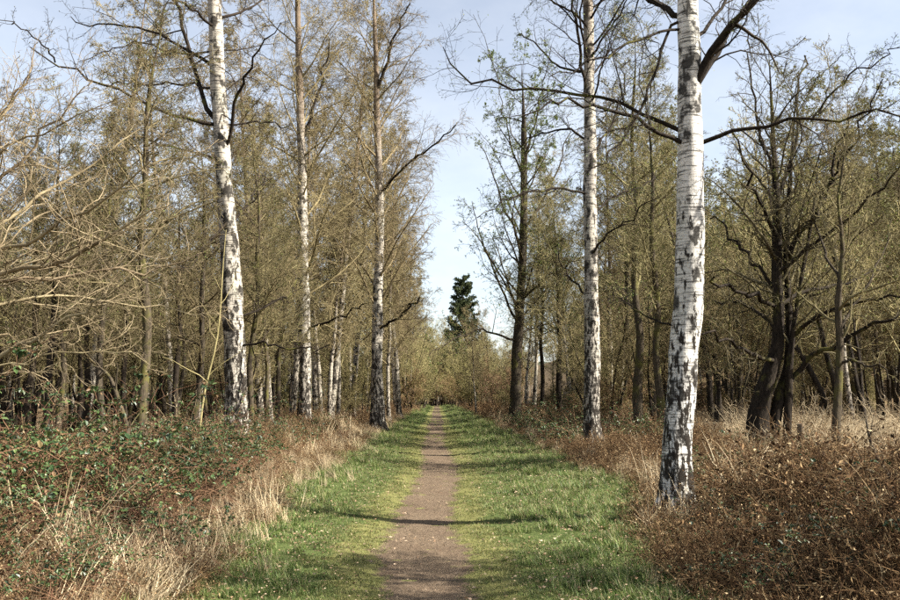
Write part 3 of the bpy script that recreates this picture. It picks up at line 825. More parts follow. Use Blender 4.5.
kinds['green0'] = make_tree('budding_tree', 'x', 'tree', G_R, 11.0, 0.11, 37, M['grey_bark'], M['twig_olive'], M['bud_haze'],
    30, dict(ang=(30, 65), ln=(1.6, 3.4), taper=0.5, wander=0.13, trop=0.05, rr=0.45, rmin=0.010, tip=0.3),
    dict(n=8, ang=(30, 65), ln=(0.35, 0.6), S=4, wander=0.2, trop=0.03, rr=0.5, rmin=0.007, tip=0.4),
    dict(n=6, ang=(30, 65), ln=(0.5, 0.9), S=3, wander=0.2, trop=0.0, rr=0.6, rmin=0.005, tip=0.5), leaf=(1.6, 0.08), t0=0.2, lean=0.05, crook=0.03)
for s in range(2):     # many-stemmed hazel / sallow
    kinds['multi%d' % s] = make_tree('hazel_tree', 'x', 'tree', G_L, 6.0 + s, 0.07, 41 + s, M['dark_bark'], M['twig_tan'], M['bud_green'],
        14, dict(ang=(20, 55), ln=(1.0, 2.4), taper=0.5, wander=0.13, trop=0.06, rr=0.5, rmin=0.009, tip=0.3),
        dict(n=7, ang=(25, 60), ln=(0.3, 0.6), S=4, wander=0.2, trop=0.05, rr=0.5, rmin=0.006, tip=0.4),
        dict(n=5, ang=(25, 60), ln=(0.4, 0.7), S=3, wander=0.2, trop=0.02, rr=0.6, rmin=0.005, tip=0.5),
        dict(n=2, ang=(20, 50), ln=(0.8, 1.4), S=2, wander=0.18, trop=0.02, rr=0.6, rmin=0.0042, tip=0.5), leaf=(0.12, 0.045), t0=0.3, stems=7, spread=0.28, lean=0.06, crook=0.04)
for s in range(2):     # distant birches with a brown haze of twigs
    kinds['birch%d' % s] = make_tree('birch_tree', 'x', 'birch tree', G_L, 15 + 2 * s, 0.14, 51 + s, M['birch_far'], M['twig_birch'], M['bud'],
        44, dict(ang=(28, 60), ln=(2.4, 4.6), taper=0.65, wander=0.08, trop=0.03, rr=0.35, rmin=0.012, tip=0.25),
        dict(n=8, ang=(25, 60), ln=(0.25, 0.5), S=4, wander=0.15, trop=-0.02, rr=0.5, rmin=0.009, tip=0.4),
        dict(n=6, ang=(25, 60), ln=(0.4, 0.8), S=3, wander=0.15, trop=-0.08, rr=0.6, rmin=0.007, tip=0.5),
        dict(n=4, ang=(20, 50), ln=(0.7, 1.3), S=2, wander=0.15, trop=-0.12, rr=0.6, rmin=0.0075, tip=0.5), leaf=(0.1, 0.06), t0=0.22, lean=0.03, crook=0.012)
for s in range(2):     # bushes with reddish and tan twigs
    kinds['bush%d' % s] = make_tree('shrub', 'x', 'shrub', G_L, 3.6 + s, 0.04, 61 + s, M['grey_bark'], [M['twig_red'], M['twig_tan']][s], M['bud'],
        12, dict(ang=(25, 60), ln=(0.8, 1.6), taper=0.4, wander=0.16, trop=0.03, rr=0.5, rmin=0.008, tip=0.3),
        dict(n=8, ang=(25, 65), ln=(0.35, 0.65), S=4, wander=0.22, trop=0.0, rr=0.5, rmin=0.006, tip=0.4),
        dict(n=6, ang=(25, 65), ln=(0.4, 0.8), S=2, wander=0.22, trop=0.0, rr=0.6, rmin=0.006, tip=0.5), leaf=(0.8, 0.05), t0=0.1, stems=9, spread=0.35, lean=0.08, crook=0.05)


def conifer(H, seed):
    rng = np.random.default_rng(seed)
    root = empty('conifer_tree', (0, 0, 0), 'dark green conifer rising above bare twigs at the end of the path', 'conifer')
    z = np.linspace(0, 1, 10)
    pts = np.stack([z * 0.3, z * 0, z * H - 0.1, 0.32 * (1 - z * 0.96)], 1)
    me, P, R = trunk_mesh('trunk', pts, M['dark_bark'], rng, K=8, rings=30)
    part('trunk', me, root).location = tuple(P[0])
    g = Geo()
    idx = np.linspace(0, 29, 24).astype(int)
    L1 = grow(P[idx][None], R[idx][None], 110, rng, t0=0.18, t1=0.995, ang=(50, 80), ln=(5.2, 8.6), absl=True, taper=0.74, S=6, wander=0.08, trop=0.03, rr=0.2, rmin=0.02)
    add_tubes(g, L1, 3)
    L2 = grow(*L1, 14, rng, t0=0.1, ang=(30, 70), ln=(0.15, 0.4), S=3, wander=0.2, trop=-0.06, rr=0.5, rmin=0.012); add_tubes(g, L2, 3)
    add_leaves(g, L2, 6.0, 0.42, rng, aspect=0.45)
    part('crown', g.mesh('crown', [M['twig_dark'], M['needle']]), root)
    return root


LANDMARKS = [(-60, 11.5, 'old sallow'), (147, 17, 'mossy straight stem'), (236, 20, 'leaning white birch'), (305, 37, 'forked birch'), (378, 40, 'slim birch at the grass edge'),
             (437, 150, 'path end'), (515, 45, 'tree in young leaf'), (592, 24, 'patchy birch'), (677, 10.8, 'large white birch'), (765, 19, 'low spreading bare tree'), (838, 17, 'mossy tree by the post')]


def where(x, y):
    """Which tree that one can find in the picture this one stands beside or behind."""
    px = 437 + x / y * F_PX
    _, D, nm = min(LANDMARKS, key=lambda l: abs(l[0] - px))
    d = y - D
    return ('deep in the wood beyond the ' if d > 35 else 'some way behind the ' if d > 14 else 'just behind the ' if d > 3 else 'beside the ' if d > -4 else 'before the ') + nm


def sized(sc, lo, hi):
    return 'short ' if sc < lo else 'tall ' if sc > hi else ''


used = set()
TREE_POS = []


def put(kind, x, y, sc, label, group, rz=None):
    rz = RNG.random() * 6.28 if rz is None else rz
    loc = (x, y, float(ground_h(x, y)))
    TREE_POS.append((x, y))
    src = kinds[kind]
    if kind not in used:
        used.add(kind)
        src.location = loc; src.rotation_euler = (0, 0, rz); src.scale = (sc,) * 3
        src['label'] = label; src['group'] = group
        return src
    return copy_tree(src, loc, rz, sc, label, group)


def base_px(px, D):
    return float(at(px, 398, D)[0])


# --- woods either side of the path, scattered with spacing
def scatter_trees(n, xr, yr, mind, choose, tries=4000):
    k = 0
    for _ in range(tries):
        if k >= n: break
        x, y = RNG.uniform(*xr), RNG.uniform(*yr)
        if abs((x / max(y, 1))) > 0.62 + 4 / max(y, 1): continue
        if any((x - a) ** 2 + (y - b) ** 2 < mind * mind for a, b in TREE_POS): continue
        kind, sc, label, group = choose(x, y)
        label = sized(sc, 0.85, 1.15) + label.split(' in the wood')[0].split(' deep')[0].replace(' with brown twigs', '') + ' ' + where(x, y)
        put(kind, x, y, sc, label, group); k += 1
    return k


for px, D in ((677, 10.8), (592, 24), (515, 45), (236, 20), (305, 37), (378, 40), (762, 19), (836, 17)):
    TREE_POS.append((base_px(px, D), D))


def pick_left(x, y):
    r = RNG.random()
    if y < 26 or r < 0.5:
        s = RNG.integers(0, 3)
        return 'slender%d' % s, RNG.uniform(0.6, 0.9) if y < 45 else RNG.uniform(0.75, 1.1), ['slender dark-barked tree in the wood behind the brambles', 'slender grey-barked tree in the wood behind the brambles',
                'slender mossy-barked tree in the wood behind the brambles'][s], 'slender trees in the wood behind the brambles'
    if r < 0.8:
        return 'multi%d' % RNG.integers(0, 2), RNG.uniform(0.8, 1.2), 'many-stemmed olive hazel in the wood behind the brambles', 'hazels in the wood behind the brambles'
    return 'birch%d' % RNG.integers(0, 2), RNG.uniform(0.7, 1.0), 'pale birch with brown twigs deep in the wood behind the brambles', 'birches deep in the wood behind the brambles'


def pick_right(x, y):
    r = RNG.random()
    if y > 46 and x > 12 and RNG.random() < 0.6:
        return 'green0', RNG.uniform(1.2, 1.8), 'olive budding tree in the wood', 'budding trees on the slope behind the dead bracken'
    if r < 0.55:
        s = RNG.integers(0, 3)
        return 'slender%d' % s, RNG.uniform(0.9, 1.4) if y < 46 else RNG.uniform(1.2, 1.8), ['slender dark-barked tree in the wood behind the dead bracken', 'slender grey-barked tree in the wood behind the dead bracken',
                'slender mossy-barked tree in the wood behind the dead bracken'][s], 'slender trees in the wood behind the dead bracken'
    if r < 0.78:
        return 'multi%d' % RNG.integers(0, 2), RNG.uniform(0.8, 1.3), 'many-stemmed olive hazel in the wood behind the dead bracken', 'hazels in the wood behind the dead bracken'
    return 'birch%d' % RNG.integers(0, 2), RNG.uniform(0.85, 1.25), 'pale birch with brown twigs deep in the wood behind the dead bracken', 'birches deep in the wood behind the dead bracken'


# stems the photo shows one by one behind the brambles
for px, D, k, sc in ((28, 19, 0, 0.72), (44, 17.5, 0, 0.75), (60, 24, 2, 0.7), (90, 21, 0, 0.75), (104, 18.5, 1, 0.7), (120, 26, 0, 0.8), (147, 17, 2, 0.8), (172, 24, 0, 0.8), (194, 22, 1, 0.75)):
    put('slender%d' % k, base_px(px, D), D, sc, 'mossy straight stem standing alone in front of the dark wood' if px == 147 else
        ['dark', 'grey', 'mossy'][k] + ' slender stem at the wood edge ' + where(base_px(px, D), D), 'slender trees in the wood behind the brambles')
put('birch0', base_px(338, 46), 46, 0.8, 'thin forked birch standing between the two slim birches', None)
put('birch1', base_px(389, 51), 51, 0.9, 'short dark-footed birch just behind the slim birch at the grass edge', None)
put('birch0', base_px(476, 78), 78, 0.55, 'very thin pale birch beside the path end', None)
for px, D in ((545, 52), (560, 44)):
    put('slender0', base_px(px, D), D, 1.25, 'straight dark tree just beyond the tree in young leaf', 'straight dark trees beyond the tree in young leaf')
for px, D, sc, k in ((262, 43, 1.25, 1), (292, 48, 1.35, 0), (330, 45, 1.3, 1), (352, 52, 1.4, 0), (400, 60, 1.3, 1), (316, 62, 1.5, 0), (378, 68, 1.45, 1), (268, 56, 1.4, 0), (322, 58, 1.1, 1), (352, 66, 1.15, 0), (285, 70, 1.2, 1), (398, 76, 1.05, 1), (366, 86, 1.25, 0), (330, 94, 1.3, 1), (408, 102, 1.05, 0), (384, 118, 1.2, 1)):
    put('birch%d' % k, base_px(px, D), D, sc, sized(sc, 1.2, 1.38) + 'hazy brown birch ' + where(base_px(px, D), D), 'tall birches behind the slim birches')
for x, y, sc, k in ((-1.5, 205, 1.2, 0), (1.8, 212, 1.15, 1), (-4.5, 190, 1.2, 1), (4.8, 200, 0.95, 0), (-7.5, 168, 1.25, 0), (0.2, 226, 1.3, 1), (-3.2, 222, 1.4, 0), (-10, 150, 1.4, 1), (3.6, 232, 1.1, 1), (-3.9, 84, 1.25, 0), (-3.7, 104, 1.35, 1), (-4.4, 128, 1.5, 0), (-3.6, 150, 1.4, 1), (-5.6, 96, 1.4, 1), (-6.5, 116, 1.5, 0), (5.6, 150, 1.0, 1), (7.6, 132, 1.0, 0)):
    put('birch%d' % k, x, y, sc, 'tall twiggy birch close to the path towards its end', 'tall birches along the path end')
put('slender0', 7.6, 6.0, 0.95, 'slender tree beside the bracken casting its shadow over the near path', None)
scatter_trees(52, (-28, -5.2), (23, 46), 1.5, pick_left)
scatter_trees(75, (-60, -5.0), (46, 100), 2.1, pick_left)
for px, D, sc in ((735, 30, 1.6), (868, 26, 1.7)):
    put('multi%d' % (px % 2), base_px(px, D), D, sc, 'tall fan of upright bare stems ' + where(base_px(px, D), D), 'fans of upright stems behind the low spreading tree')
scatter_trees(9, (6.5, 9.5), (27, 46), 1.8, pick_right)
scatter_trees(10, (16, 34), (36, 46), 1.8, pick_right)
scatter_trees(24, (6.0, 26), (46, 74), 2.3, pick_right)
scatter_trees(75, (13, 60), (46, 100), 2.0, pick_right)

# --- end of the path: shrubs and small trees close the view
for x, y, k, sc in [(-3.6, 95, 'bush0', 1.3), (-6.5, 88, 'bush1', 1.5), (4.6, 100, 'bush1', 1.2), (6.8, 92, 'bush0', 1.3), (-2.9, 120, 'bush1', 1.7), (3.4, 128, 'bush0', 1.6),
                    (-5, 140, 'multi0', 1.3), (5.5, 146, 'multi1', 1.2), (-1.8, 172, 'bush0', 1.8), (1.6, 178, 'bush1', 1.9), (-4.2, 165, 'multi1', 1.4), (4.4, 168, 'bush0', 1.9),
                    (0.1, 190, 'multi0', 1.4), (-3.0, 196, 'multi1', 1.6), (3.2, 198, 'multi0', 1.5), (-7, 180, 'multi0', 1.6), (8, 184, 'multi1', 1.5), (6.2, 172, 'bush1', 1.7), (-6.4, 150, 'bush0', 2.0),
                    (-3.9, 96, 'multi1', 1.15), (-4.6, 112, 'multi0', 1.35), (-3.8, 134, 'multi1', 1.4), (5.2, 118, 'multi0', 1.1), (4.4, 142, 'multi1', 1.2), (6.6, 104, 'multi1', 1.0), (0.4, 200, 'multi1', 1.75), (-2.4, 186, 'multi0', 1.6), (2.6, 190, 'multi1', 1.5),
                    (-0.8, 210, 'multi1', 1.8), (2.2, 214, 'multi0', 1.7), (-8.5, 112, 'bush1', 1.8), (9.0, 116, 'bush0', 1.6)]:
    lab = {'bush0': 'reddish twiggy shrub closing the view at the path end', 'bush1': 'tan twiggy shrub closing the view at the path end',
           'multi0': 'bushy many-stemmed tree closing the view at the path end', 'multi1': 'bushy many-stemmed tree closing the view at the path end'}[k]
    put(k, x, y, sc * (1.35 if k[0] == 'm' else 1.15), lab, 'shrubs and small trees at the path end')
# understorey shrubs either side
for _ in range(14):
    y = RNG.uniform(34, 80); x = -RNG.uniform(4.5, 7 + y * 0.3)
    k = 'bush%d' % RNG.integers(0, 2)
    put(k, x, y, RNG.uniform(0.5, 0.9), ['low reddish', 'low tan'][int(k[-1])] + ' twiggy shrub ' + where(x, y), 'low shrubs behind the brambles')
for _ in range(24):
    y = RNG.uniform(34, 90); x = RNG.uniform(6.0, 9 + y * 0.35)
    k = 'bush%d' % RNG.integers(0, 2)
    put(k, x, y, RNG.uniform(0.5, 0.9), ['low reddish', 'low tan'][int(k[-1])] + ' twiggy shrub ' + where(x, y), 'low shrubs behind the dead bracken')
def far_wood():
    names = ['green0', 'slender1', 'birch0', 'birch1', 'green0']
    crowns = [next(c.data for c in kinds[k].children if c.name.startswith('crown')) for k in names]
    stems = [next(c.data for c in kinds[k].children if c.name.startswith('trunk')) for k in names]
    pts = []
    for xr, yr, n in (((24, 150), (78, 190), 620), ((-150, -40), (80, 210), 200), ((-60, -9), (100, 240), 130), ((28, 60), (115, 240), 90), ((-30, 30), (222, 300), 90)):
        x, y = RNG.uniform(*xr, n), RNG.uniform(*yr, n)
        pts.append(np.stack([x, y, ground_h(x, y)], 1))
    P = np.concatenate(pts)
    idx = RNG.integers(0, 5, len(P))
    sc = np.array([1.4, 1.3, 1.0, 1.0, 1.5])[idx] * RNG.uniform(0.8, 1.15, len(P))
    rot = np.stack([P[:, 0] * 0, P[:, 0] * 0, RNG.random(len(P)) * 6.28], 1)
    return P, rot, sc, idx, crowns, stems


cf = conifer(27, 71)
cf.location = (base_px(462, 185), 185, 0)


# ------------------------------------------------------------------ scattered ground cover (geometry-node scatters, each one object of stuff)
def scatter(name, label, cat_, pts, rot, scl, idx, sources):
    src_col = bpy.data.collections.new(name + '_pieces')
    for k, me in enumerate(sources):
        o = bpy.data.objects.new('%s_piece_%02d' % (name, k), me); src_col.objects.link(o)
    me = bpy.data.meshes.new(name); me.vertices.add(len(pts)); me.vertices.foreach_set("co", np.asarray(pts, np.float32).ravel())
    a = me.attributes.new('rot', 'FLOAT_VECTOR', 'POINT'); a.data.foreach_set("vector", np.asarray(rot, np.float32).ravel())
    a = me.attributes.new('scl', 'FLOAT', 'POINT'); a.data.foreach_set("value", np.asarray(scl, np.float32))
    a = me.attributes.new('idx', 'INT', 'POINT'); a.data.foreach_set("value", np.asarray(idx, np.int32))
    ob = solo(name, me, kind='stuff', label=label, cat_=cat_)
    ng = bpy.data.node_groups.new(name + '_scatter', 'GeometryNodeTree')
    ng.interface.new_socket('Geometry', in_out='INPUT', socket_type='NodeSocketGeometry')
    ng.interface.new_socket('Geometry', in_out='OUTPUT', socket_type='NodeSocketGeometry')
    N = ng.nodes; L = ng.links
    gi, go = N.new('NodeGroupInput'), N.new('NodeGroupOutput')
    ci = N.new('GeometryNodeCollectionInfo'); ci.inputs['Collection'].default_value = src_col
    ci.inputs['Separate Children'].default_value = True; ci.inputs['Reset Children'].default_value = True
    ip = N.new('GeometryNodeInstanceOnPoints'); ip.inputs['Pick Instance'].default_value = True
    def named(nm, ty):
        n = N.new('GeometryNodeInputNamedAttribute'); n.data_type = ty; n.inputs['Name'].default_value = nm
        return n.outputs['Attribute']
    e2r = N.new('FunctionNodeEulerToRotation')
    L.new(named('rot', 'FLOAT_VECTOR'), e2r.inputs[0])
    L.new(gi.outputs[0], ip.inputs['Points']); L.new(ci.outputs[0], ip.inputs['Instance'])
    L.new(named('idx', 'INT'), ip.inputs['Instance Index']); L.new(e2r.outputs[0], ip.inputs['Rotation']); L.new(named('scl', 'FLOAT'), ip.inputs['Scale'])
    L.new(ip.outputs[0], go.inputs[0])
    md = ob.modifiers.new('scatter', 'NODES'); md.node_group = ng
    return ob


def blades(n, h, w, spread, rng, lean=0.5, S=3, droop=0.4):
    """Grass blades: S segments, tapering, bending over."""
    a = rng.random(n) * 6.28; r = spread * np.sqrt(rng.random(n))
    base = np.stack([r * np.cos(a), r * np.sin(a), np.zeros(n)], 1)
    da = rng.random(n) * 6.28
    d = np.stack([np.cos(da), np.sin(da), np.zeros(n)], 1)
    side = np.stack([-np.sin(da), np.cos(da), np.zeros(n)], 1)
    H = h * rng.uniform(0.45, 1.2, n); Ln = lean * rng.random(n) * H
    V = []
    for s in range(S + 1):
        t = s / S
        c = base + d * (Ln * (t ** 1.8))[:, None] + np.array([0, 0, 1.0]) * (H * (t - droop * rng.random(n) * 0.5 * t ** 3))[:, None]
        ww = w * (1 - t ** 1.5 * 0.92)
        V += [c - side * ww / 2, c + side * ww / 2]
    V = np.stack(V, 1)
    k = 2 * (S + 1)
    i = np.arange(n)[:, None] * k
    Q = np.concatenate([np.stack([i[:, 0] + 2 * s, i[:, 0] + 2 * s + 1, i[:, 0] + 2 * s + 3, i[:, 0] + 2 * s + 2], 1) for s in range(S)])
    return V.reshape(-1, 3), Q


P_, r_, s_, i_, crowns, stems = far_wood()
scatter('far_wood', 'olive mass of bare trees far behind the wood', 'wood', P_, r_, s_, i_, crowns)
scatter('far_wood_trunks', 'pale and dark trunks of the far bare wood', 'wood', P_, r_, s_, i_, stems)
rg = np.random.default_rng(99)
grass_src = []
for k in range(5):
    g = Geo(); V, Q = blades(46, [0.075, 0.10, 0.085, 0.15, 0.06][k], 0.0072, [0.11, 0.11, 0.12, 0.07, 0.12][k], rg, lean=1.0); g.add(V, Q)
    grass_src.append(g.mesh('grass_clump', [M['grass']]))


def rand_rot(n, tilt=0.1):
    return np.stack([RNG.normal(0, tilt, n), RNG.normal(0, tilt, n), RNG.random(n) * 6.28], 1)


def area_points(n, y0, y1, power=1.0):
    y = y0 + (y1 - y0) * RNG.random(n) ** power
    return y


def grass_points():
    out, sc = [], []
    for n, y0, y1, smin, smax in ((11000, 5.5, 14, 0.7, 1.25), (9000, 14, 30, 0.9, 1.5), (8000, 30, 70, 1.3, 2.2), (6000, 70, 200, 2.0, 3.2)):
        y = RNG.uniform(y0, y1, n); x = RNG.uniform(-3.4, 4.2, n)
        el, er = edge_l(y), edge_r(y)
        dp = np.abs(x - path_c(y)) - path_h(y)
        cov = sstep(-0.5, 0.35, x - el) * sstep(-0.5, 0.35, er - x)
        patch = 0.62 + 0.55 * wob(x, y, 1.7, 2.0) + 0.4 * wob(x, y, 5.0, 1.0)
        pr = cov * sstep(0.02, 0.9, dp) * np.clip(patch, 0.12, 1)
        keep = RNG.random(n) < pr
        out.append(np.stack([x, y, ground_h(x, y)], 1)[keep])
        s = RNG.uniform(smin, smax, n) * (0.3 + 0.7 * sstep(0.1, 1.3, dp)) * (0.75 + 0.35 * wob(x, y, 2.3, 4.0))
        sc.append(np.maximum(s, 0.25)[keep])
    return np.concatenate(out), np.concatenate(sc)


gp, gs = grass_points()
scatter('grass', 'short green grass growing along both sides of the earth path', 'grass', gp, rand_rot(len(gp), 0.12), gs, RNG.integers(0, 5, len(gp)), grass_src)


def moss_points():
    out = []
    n = 16000
    y = 5.5 + 40 * RNG.random(n) ** 1.6; x = RNG.uniform(-1.6, 1.9, n)
    dp = np.abs(x - path_c(y)) - path_h(y)
    pr = sstep(-0.12, 0.12, dp) * (1 - sstep(0.5, 1.1, dp)) * np.clip(0.6 + 0.6 * wob(x, y, 3.0, 2.0), 0, 1)
    k = RNG.random(n) < pr
    return np.stack([x, y, ground_h(x, y)], 1)[k], RNG.uniform(0.5, 1.0, k.sum()) * (1 + y[k] / 40)


M['sward'] = leafm('short_sward', [(0.0, (0.065, 0.08, 0.02)), (0.5, (0.13, 0.145, 0.042)), (0.85, (0.19, 0.18, 0.065)), (1.0, (0.32, 0.25, 0.13))], 0.6, trans=0.3)
moss_src = []
for k in range(3):
    g = Geo(); V, Q = blades(40, 0.022, 0.006, 0.09, rg, lean=1.2, S=2); g.add(V, Q); moss_src.append(g.mesh('sward_clump', [M['sward']]))
mp, ms = moss_points()
scatter('path_edge_grass', 'worn yellow-green short grass fringing the earth path', 'grass', mp, rand_rot(len(mp), 0.05), ms, RNG.integers(0, 3, len(mp)), moss_src)

# fallen leaves and bits on path and verge
lit_src = []
for k in range(4):
    g = Geo(); C = np.stack([rg.normal(0, 0.16, 5), rg.normal(0, 0.16, 5), np.full(5, 0.012)], 1)
    V, Q = leaf_quads(C, 0.032, rg, 0.6, flat=0.75, fold=0.12); V[:, 2] = np.abs(V[:, 2]) + 0.004; g.add(V, Q); lit_src.append(g.mesh('fallen_leaf', [M['litter']]))
n = 5200
ly = 5.5 + 34 * RNG.random(n) ** 1.7; lx = RNG.uniform(-3, 4, n)
keep = (lx > edge_l(ly) - 0.3) & (lx < edge_r(ly) + 0.3) & (RNG.random(n) < 0.25 + 0.75 * sstep(0.1, 1.6, np.abs(lx)))
lx, ly = lx[keep], ly[keep]
scatter('leaf_litter', 'scattered small dead leaves lying on grass and path', 'leaf litter', np.stack([lx, ly, ground_h(lx, ly) + 0.008 + 0.03 * (np.abs(lx) > 0.9)], 1), rand_rot(len(lx), 0.15), RNG.uniform(0.6, 1.2, len(lx)), RNG.integers(0, 4, len(lx)), lit_src)


# --- undergrowth mounds
def mound(x, y):
    """Top height of the tangle above ground."""
    x, y = np.asarray(x, float), np.asarray(y, float)
    dl, dr = edge_l(y) - x, x - edge_r(y)
    hl = sstep(-0.1, 1.7, dl) * (0.58 + 0.34 * wob(x, y, 0.8, 1.0) + 0.16 * wob(x, y, 2.4, 2.0)) * (1 - 0.6 * sstep(6, 12, dl)) 
    hr = sstep(-0.1, 1.6, dr) * (0.52 + 0.38 * wob(x, y, 0.9, 4.0) + 0.2 * wob(x, y, 2.4, 5.0) + 0.5 * sstep(25, 31, y) * (1 - sstep(2.2, 5.5, dr))) * (1 - 0.45 * sstep(7, 13, dr))
    return np.maximum(hl * (x < 0), hr * (x > 0)) * (1 - 0.45 * sstep(11, 17, y)) * (1 - 0.2 * sstep(60, 120, y))


def stems_geo(n, L, r, rng, spread, up=0.9, wander=0.22, trop=-0.12, S=5, K=3):
    a = rng.random(n) * 6.28; rr = spread * np.sqrt(rng.random(n))
    P = np.empty((n, S + 1, 3)); P[:, 0] = np.stack([rr * np.cos(a), rr * np.sin(a), np.zeros(n)], 1)
    b = rng.random(n) * 6.28
    d = np.stack([np.cos(b) * rng.uniform(0.2, 1.2, n), np.sin(b) * rng.uniform(0.2, 1.2, n), np.full(n, up)], 1)
    ll = L * rng.uniform(0.5, 1.2, n)
    for s in range(S):
        d = d + rng.normal(0, wander, (n, 3)) + np.array([0, 0, trop]); d /= np.linalg.norm(d, axis=1, keepdims=True)
        P[:, s + 1] = P[:, s] + d * (ll / S)[:, None]
    P[:, :, 2] = np.maximum(P[:, :, 2], -0.05)
    R = np.repeat((r * np.linspace(1, 0.4, S + 1))[None], n, 0)
    return P, R


def leaflets(C, size, rng):
    """Three-part bramble leaves: oval folded leaflets on the points C."""
    n = len(C)
    a0 = rng.random(n) * 6.28
    s0 = size * rng.uniform(0.55, 1.3, n)
    tilt = rng.normal(0.0, 0.45, n)
    Vs = []
    for da, k in ((0.0, 1.0), (1.25, 0.8), (-1.25, 0.8)):
        a = a0 + da + rng.normal(0, 0.15, n)
        t = tilt + rng.normal(0, 0.25, n) - 0.15
        d = np.stack([np.cos(a) * np.cos(t), np.sin(a) * np.cos(t), np.sin(t)], 1)
        e = np.stack([-np.sin(a), np.cos(a), rng.normal(0, 0.25, n)], 1); e /= np.linalg.norm(e, axis=1, keepdims=True)
        up = np.cross(d, e)
        L_ = (s0 * k)[:, None]; b = C + d * L_ * 0.25
        w = 0.33 * L_; f = 0.10 * L_
        Vs.append(np.stack([b, b + d * L_ * 0.3 + e * w + up * f, b + d * L_ * 0.7 + e * w * 0.8 + up * f, b + d * L_ - up * f, b + d * L_ * 0.7 - e * w * 0.8 + up * f, b + d * L_ * 0.3 - e * w + up * f], 1))
    V = np.concatenate(Vs).reshape(-1, 3)
    i = np.arange(3 * n)[:, None] * 6
    return V, np.concatenate([i + np.array([[0, 1, 2, 3]]), i + np.array([[0, 3, 4, 5]])])


brk_src = []
for k in range(6):
    g = Geo()
    pr = stems_geo(22, 0.9, 0.0048, rg, 0.3); add_tubes(g, pr, 3, 0)
    sb = grow(*pr, 9, rg, t0=0.2, ang=(40, 85), ln=(0.12, 0.3), S=3, wander=0.3, trop=-0.08, rr=0.6, rmin=0.0016); add_tubes(g, sb, 3, 0)
    C = sb[0].reshape(-1, 3); C = C[rg.integers(0, len(C), 170)] + rg.normal(0, 0.012, (170, 3))
    V, Q = leaf_quads(C, 0.055, rg, 0.4, fold=0.15); g.add(V, Q, 0)
    brk_src.append(g.mesh('bracken_clump', [M['bracken']]))


def under_points(n, y0, y1, power, xl=15, xr=17):
    y = y0 + (y1 - y0) * RNG.random(n) ** power
    side = RNG.random(n) < 0.5
    el, er = edge_l(y), edge_r(y)
    x = np.where(side, el - (RNG.random(n) ** 1.4) * (xl + y * 0.25) + 0.15, er + (RNG.random(n) ** 1.4) * (xr + y * 0.25) - 0.1)
    k = np.abs(x) < y * 0.60 + 3.0
    return x[k], y[k]


def layered(x, y, lo=0.0, hi=0.75, sink=0.42):
    m = mound(x, y)
    u = lo + (hi - lo) * np.sqrt(RNG.random(len(x)))
    return np.stack([x, y, ground_h(x, y) + np.maximum(m * u - sink * 0.25, -0.05)], 1), m


parts = [under_points(6500, 5.2, 22, 1.2), under_points(6000, 22, 60, 1.3), under_points(3500, 60, 160, 1.2)]
x, y = np.concatenate([p[0] for p in parts]), np.concatenate([p[1] for p in parts])
pr = np.where(x < 0, 0.85, 1.0) * (0.75 + 0.4 * wob(x, y, 0.8, 7.0)) * (1 - 0.75 * sstep(4.5, 8.0, edge_l(y) - x))
k = RNG.random(len(x)) < pr
x, y = x[k], y[k]
P_, m_ = layered(x, y)
scatter('dead_bracken', 'red-brown tangle of dead bracken and stems either side of the grass', 'bracken', P_, rand_rot(len(x), 0.35), RNG.uniform(0.4, 1.15, len(x)) * (0.55 + 0.6 * np.clip(m_, 0, 1)) * np.where((x < 0) & (y < 20), 0.8, 1.0) * (1 + 0.4 * sstep(30, 90, y)),
        RNG.integers(0, 6, len(x)), brk_src)

straw_src = []
for k in range(5):
    g = Geo(); V, Q = blades(34, 0.42 + 0.05 * k, 0.0065, 0.13, rg, lean=0.75, S=4, droop=0.9); g.add(V, Q)
    straw_src.append(g.mesh('straw_clump', [M['straw']]))
for k in range(3):                                              # tall dead stems, arching
    g = Geo(); pr = stems_geo(9, 1.0, 0.0042, rg, 0.2, up=1.4, wander=0.14, trop=-0.12, S=7); add_tubes(g, pr, 4)
    add_tubes(g, grow(*pr, 5, rg, t0=0.3, ang=(30, 65), ln=(0.12, 0.3), S=4, wander=0.25, trop=0.0, rr=0.6, rmin=0.0018), 3)
    straw_src.append(g.mesh('dead_stem_clump', [M['straw']]))
sx, sy, ss = [], [], []
def straw_add(x, y, s):
    sx.append(x); sy.append(y); ss.append(s)
n = 1150                                                        # fringe along the verge edges
y = 5.4 + 40 * RNG.random(n) ** 1.4; sd_ = RNG.random(n) < 0.62
x = np.where(sd_, edge_l(y) - RNG.normal(0.15, 0.35, n), edge_r(y) + RNG.normal(0.35, 0.4, n))
k = (wob(x, y, 1.1, 9.0) > -0.15) & (RNG.random(n) < np.where(y < 9.5, 0.22, 1.0)); straw_add(x[k], y[k], RNG.uniform(0.25, 0.75, k.sum()))
n = 60                                                         # the thick straw tuft at the near verge corner
x = RNG.normal(-2.45, 0.38, n); y = RNG.normal(7.6, 0.75, n); straw_add(x, y, RNG.uniform(0.5, 1.05, n))
n = 2600                                                        # pale dry grass behind the post
x = RNG.uniform(7.5, 18, n); y = RNG.uniform(16, 30, n); k = wob(x, y, 0.5, 3.0) > -0.5; straw_add(x[k], y[k], RNG.uniform(0.8, 1.5, k.sum()))
x, y = under_points(4200, 6, 60, 1.2); k = (wob(x, y, 0.9, 2.5) > 0.1) & (RNG.random(len(x)) < np.where(x > 0, np.where(y < 14, 0.5, np.where(x < 8, 0.15, 0.7)), np.where(y < 14, 0.22, 0.5))); straw_add(x[k], y[k], RNG.uniform(0.8, 1.5, k.sum()))
x, y, s = np.concatenate(sx), np.concatenate(sy), np.concatenate(ss)
z = ground_h(x, y) + 0.35 * mound(x, y)
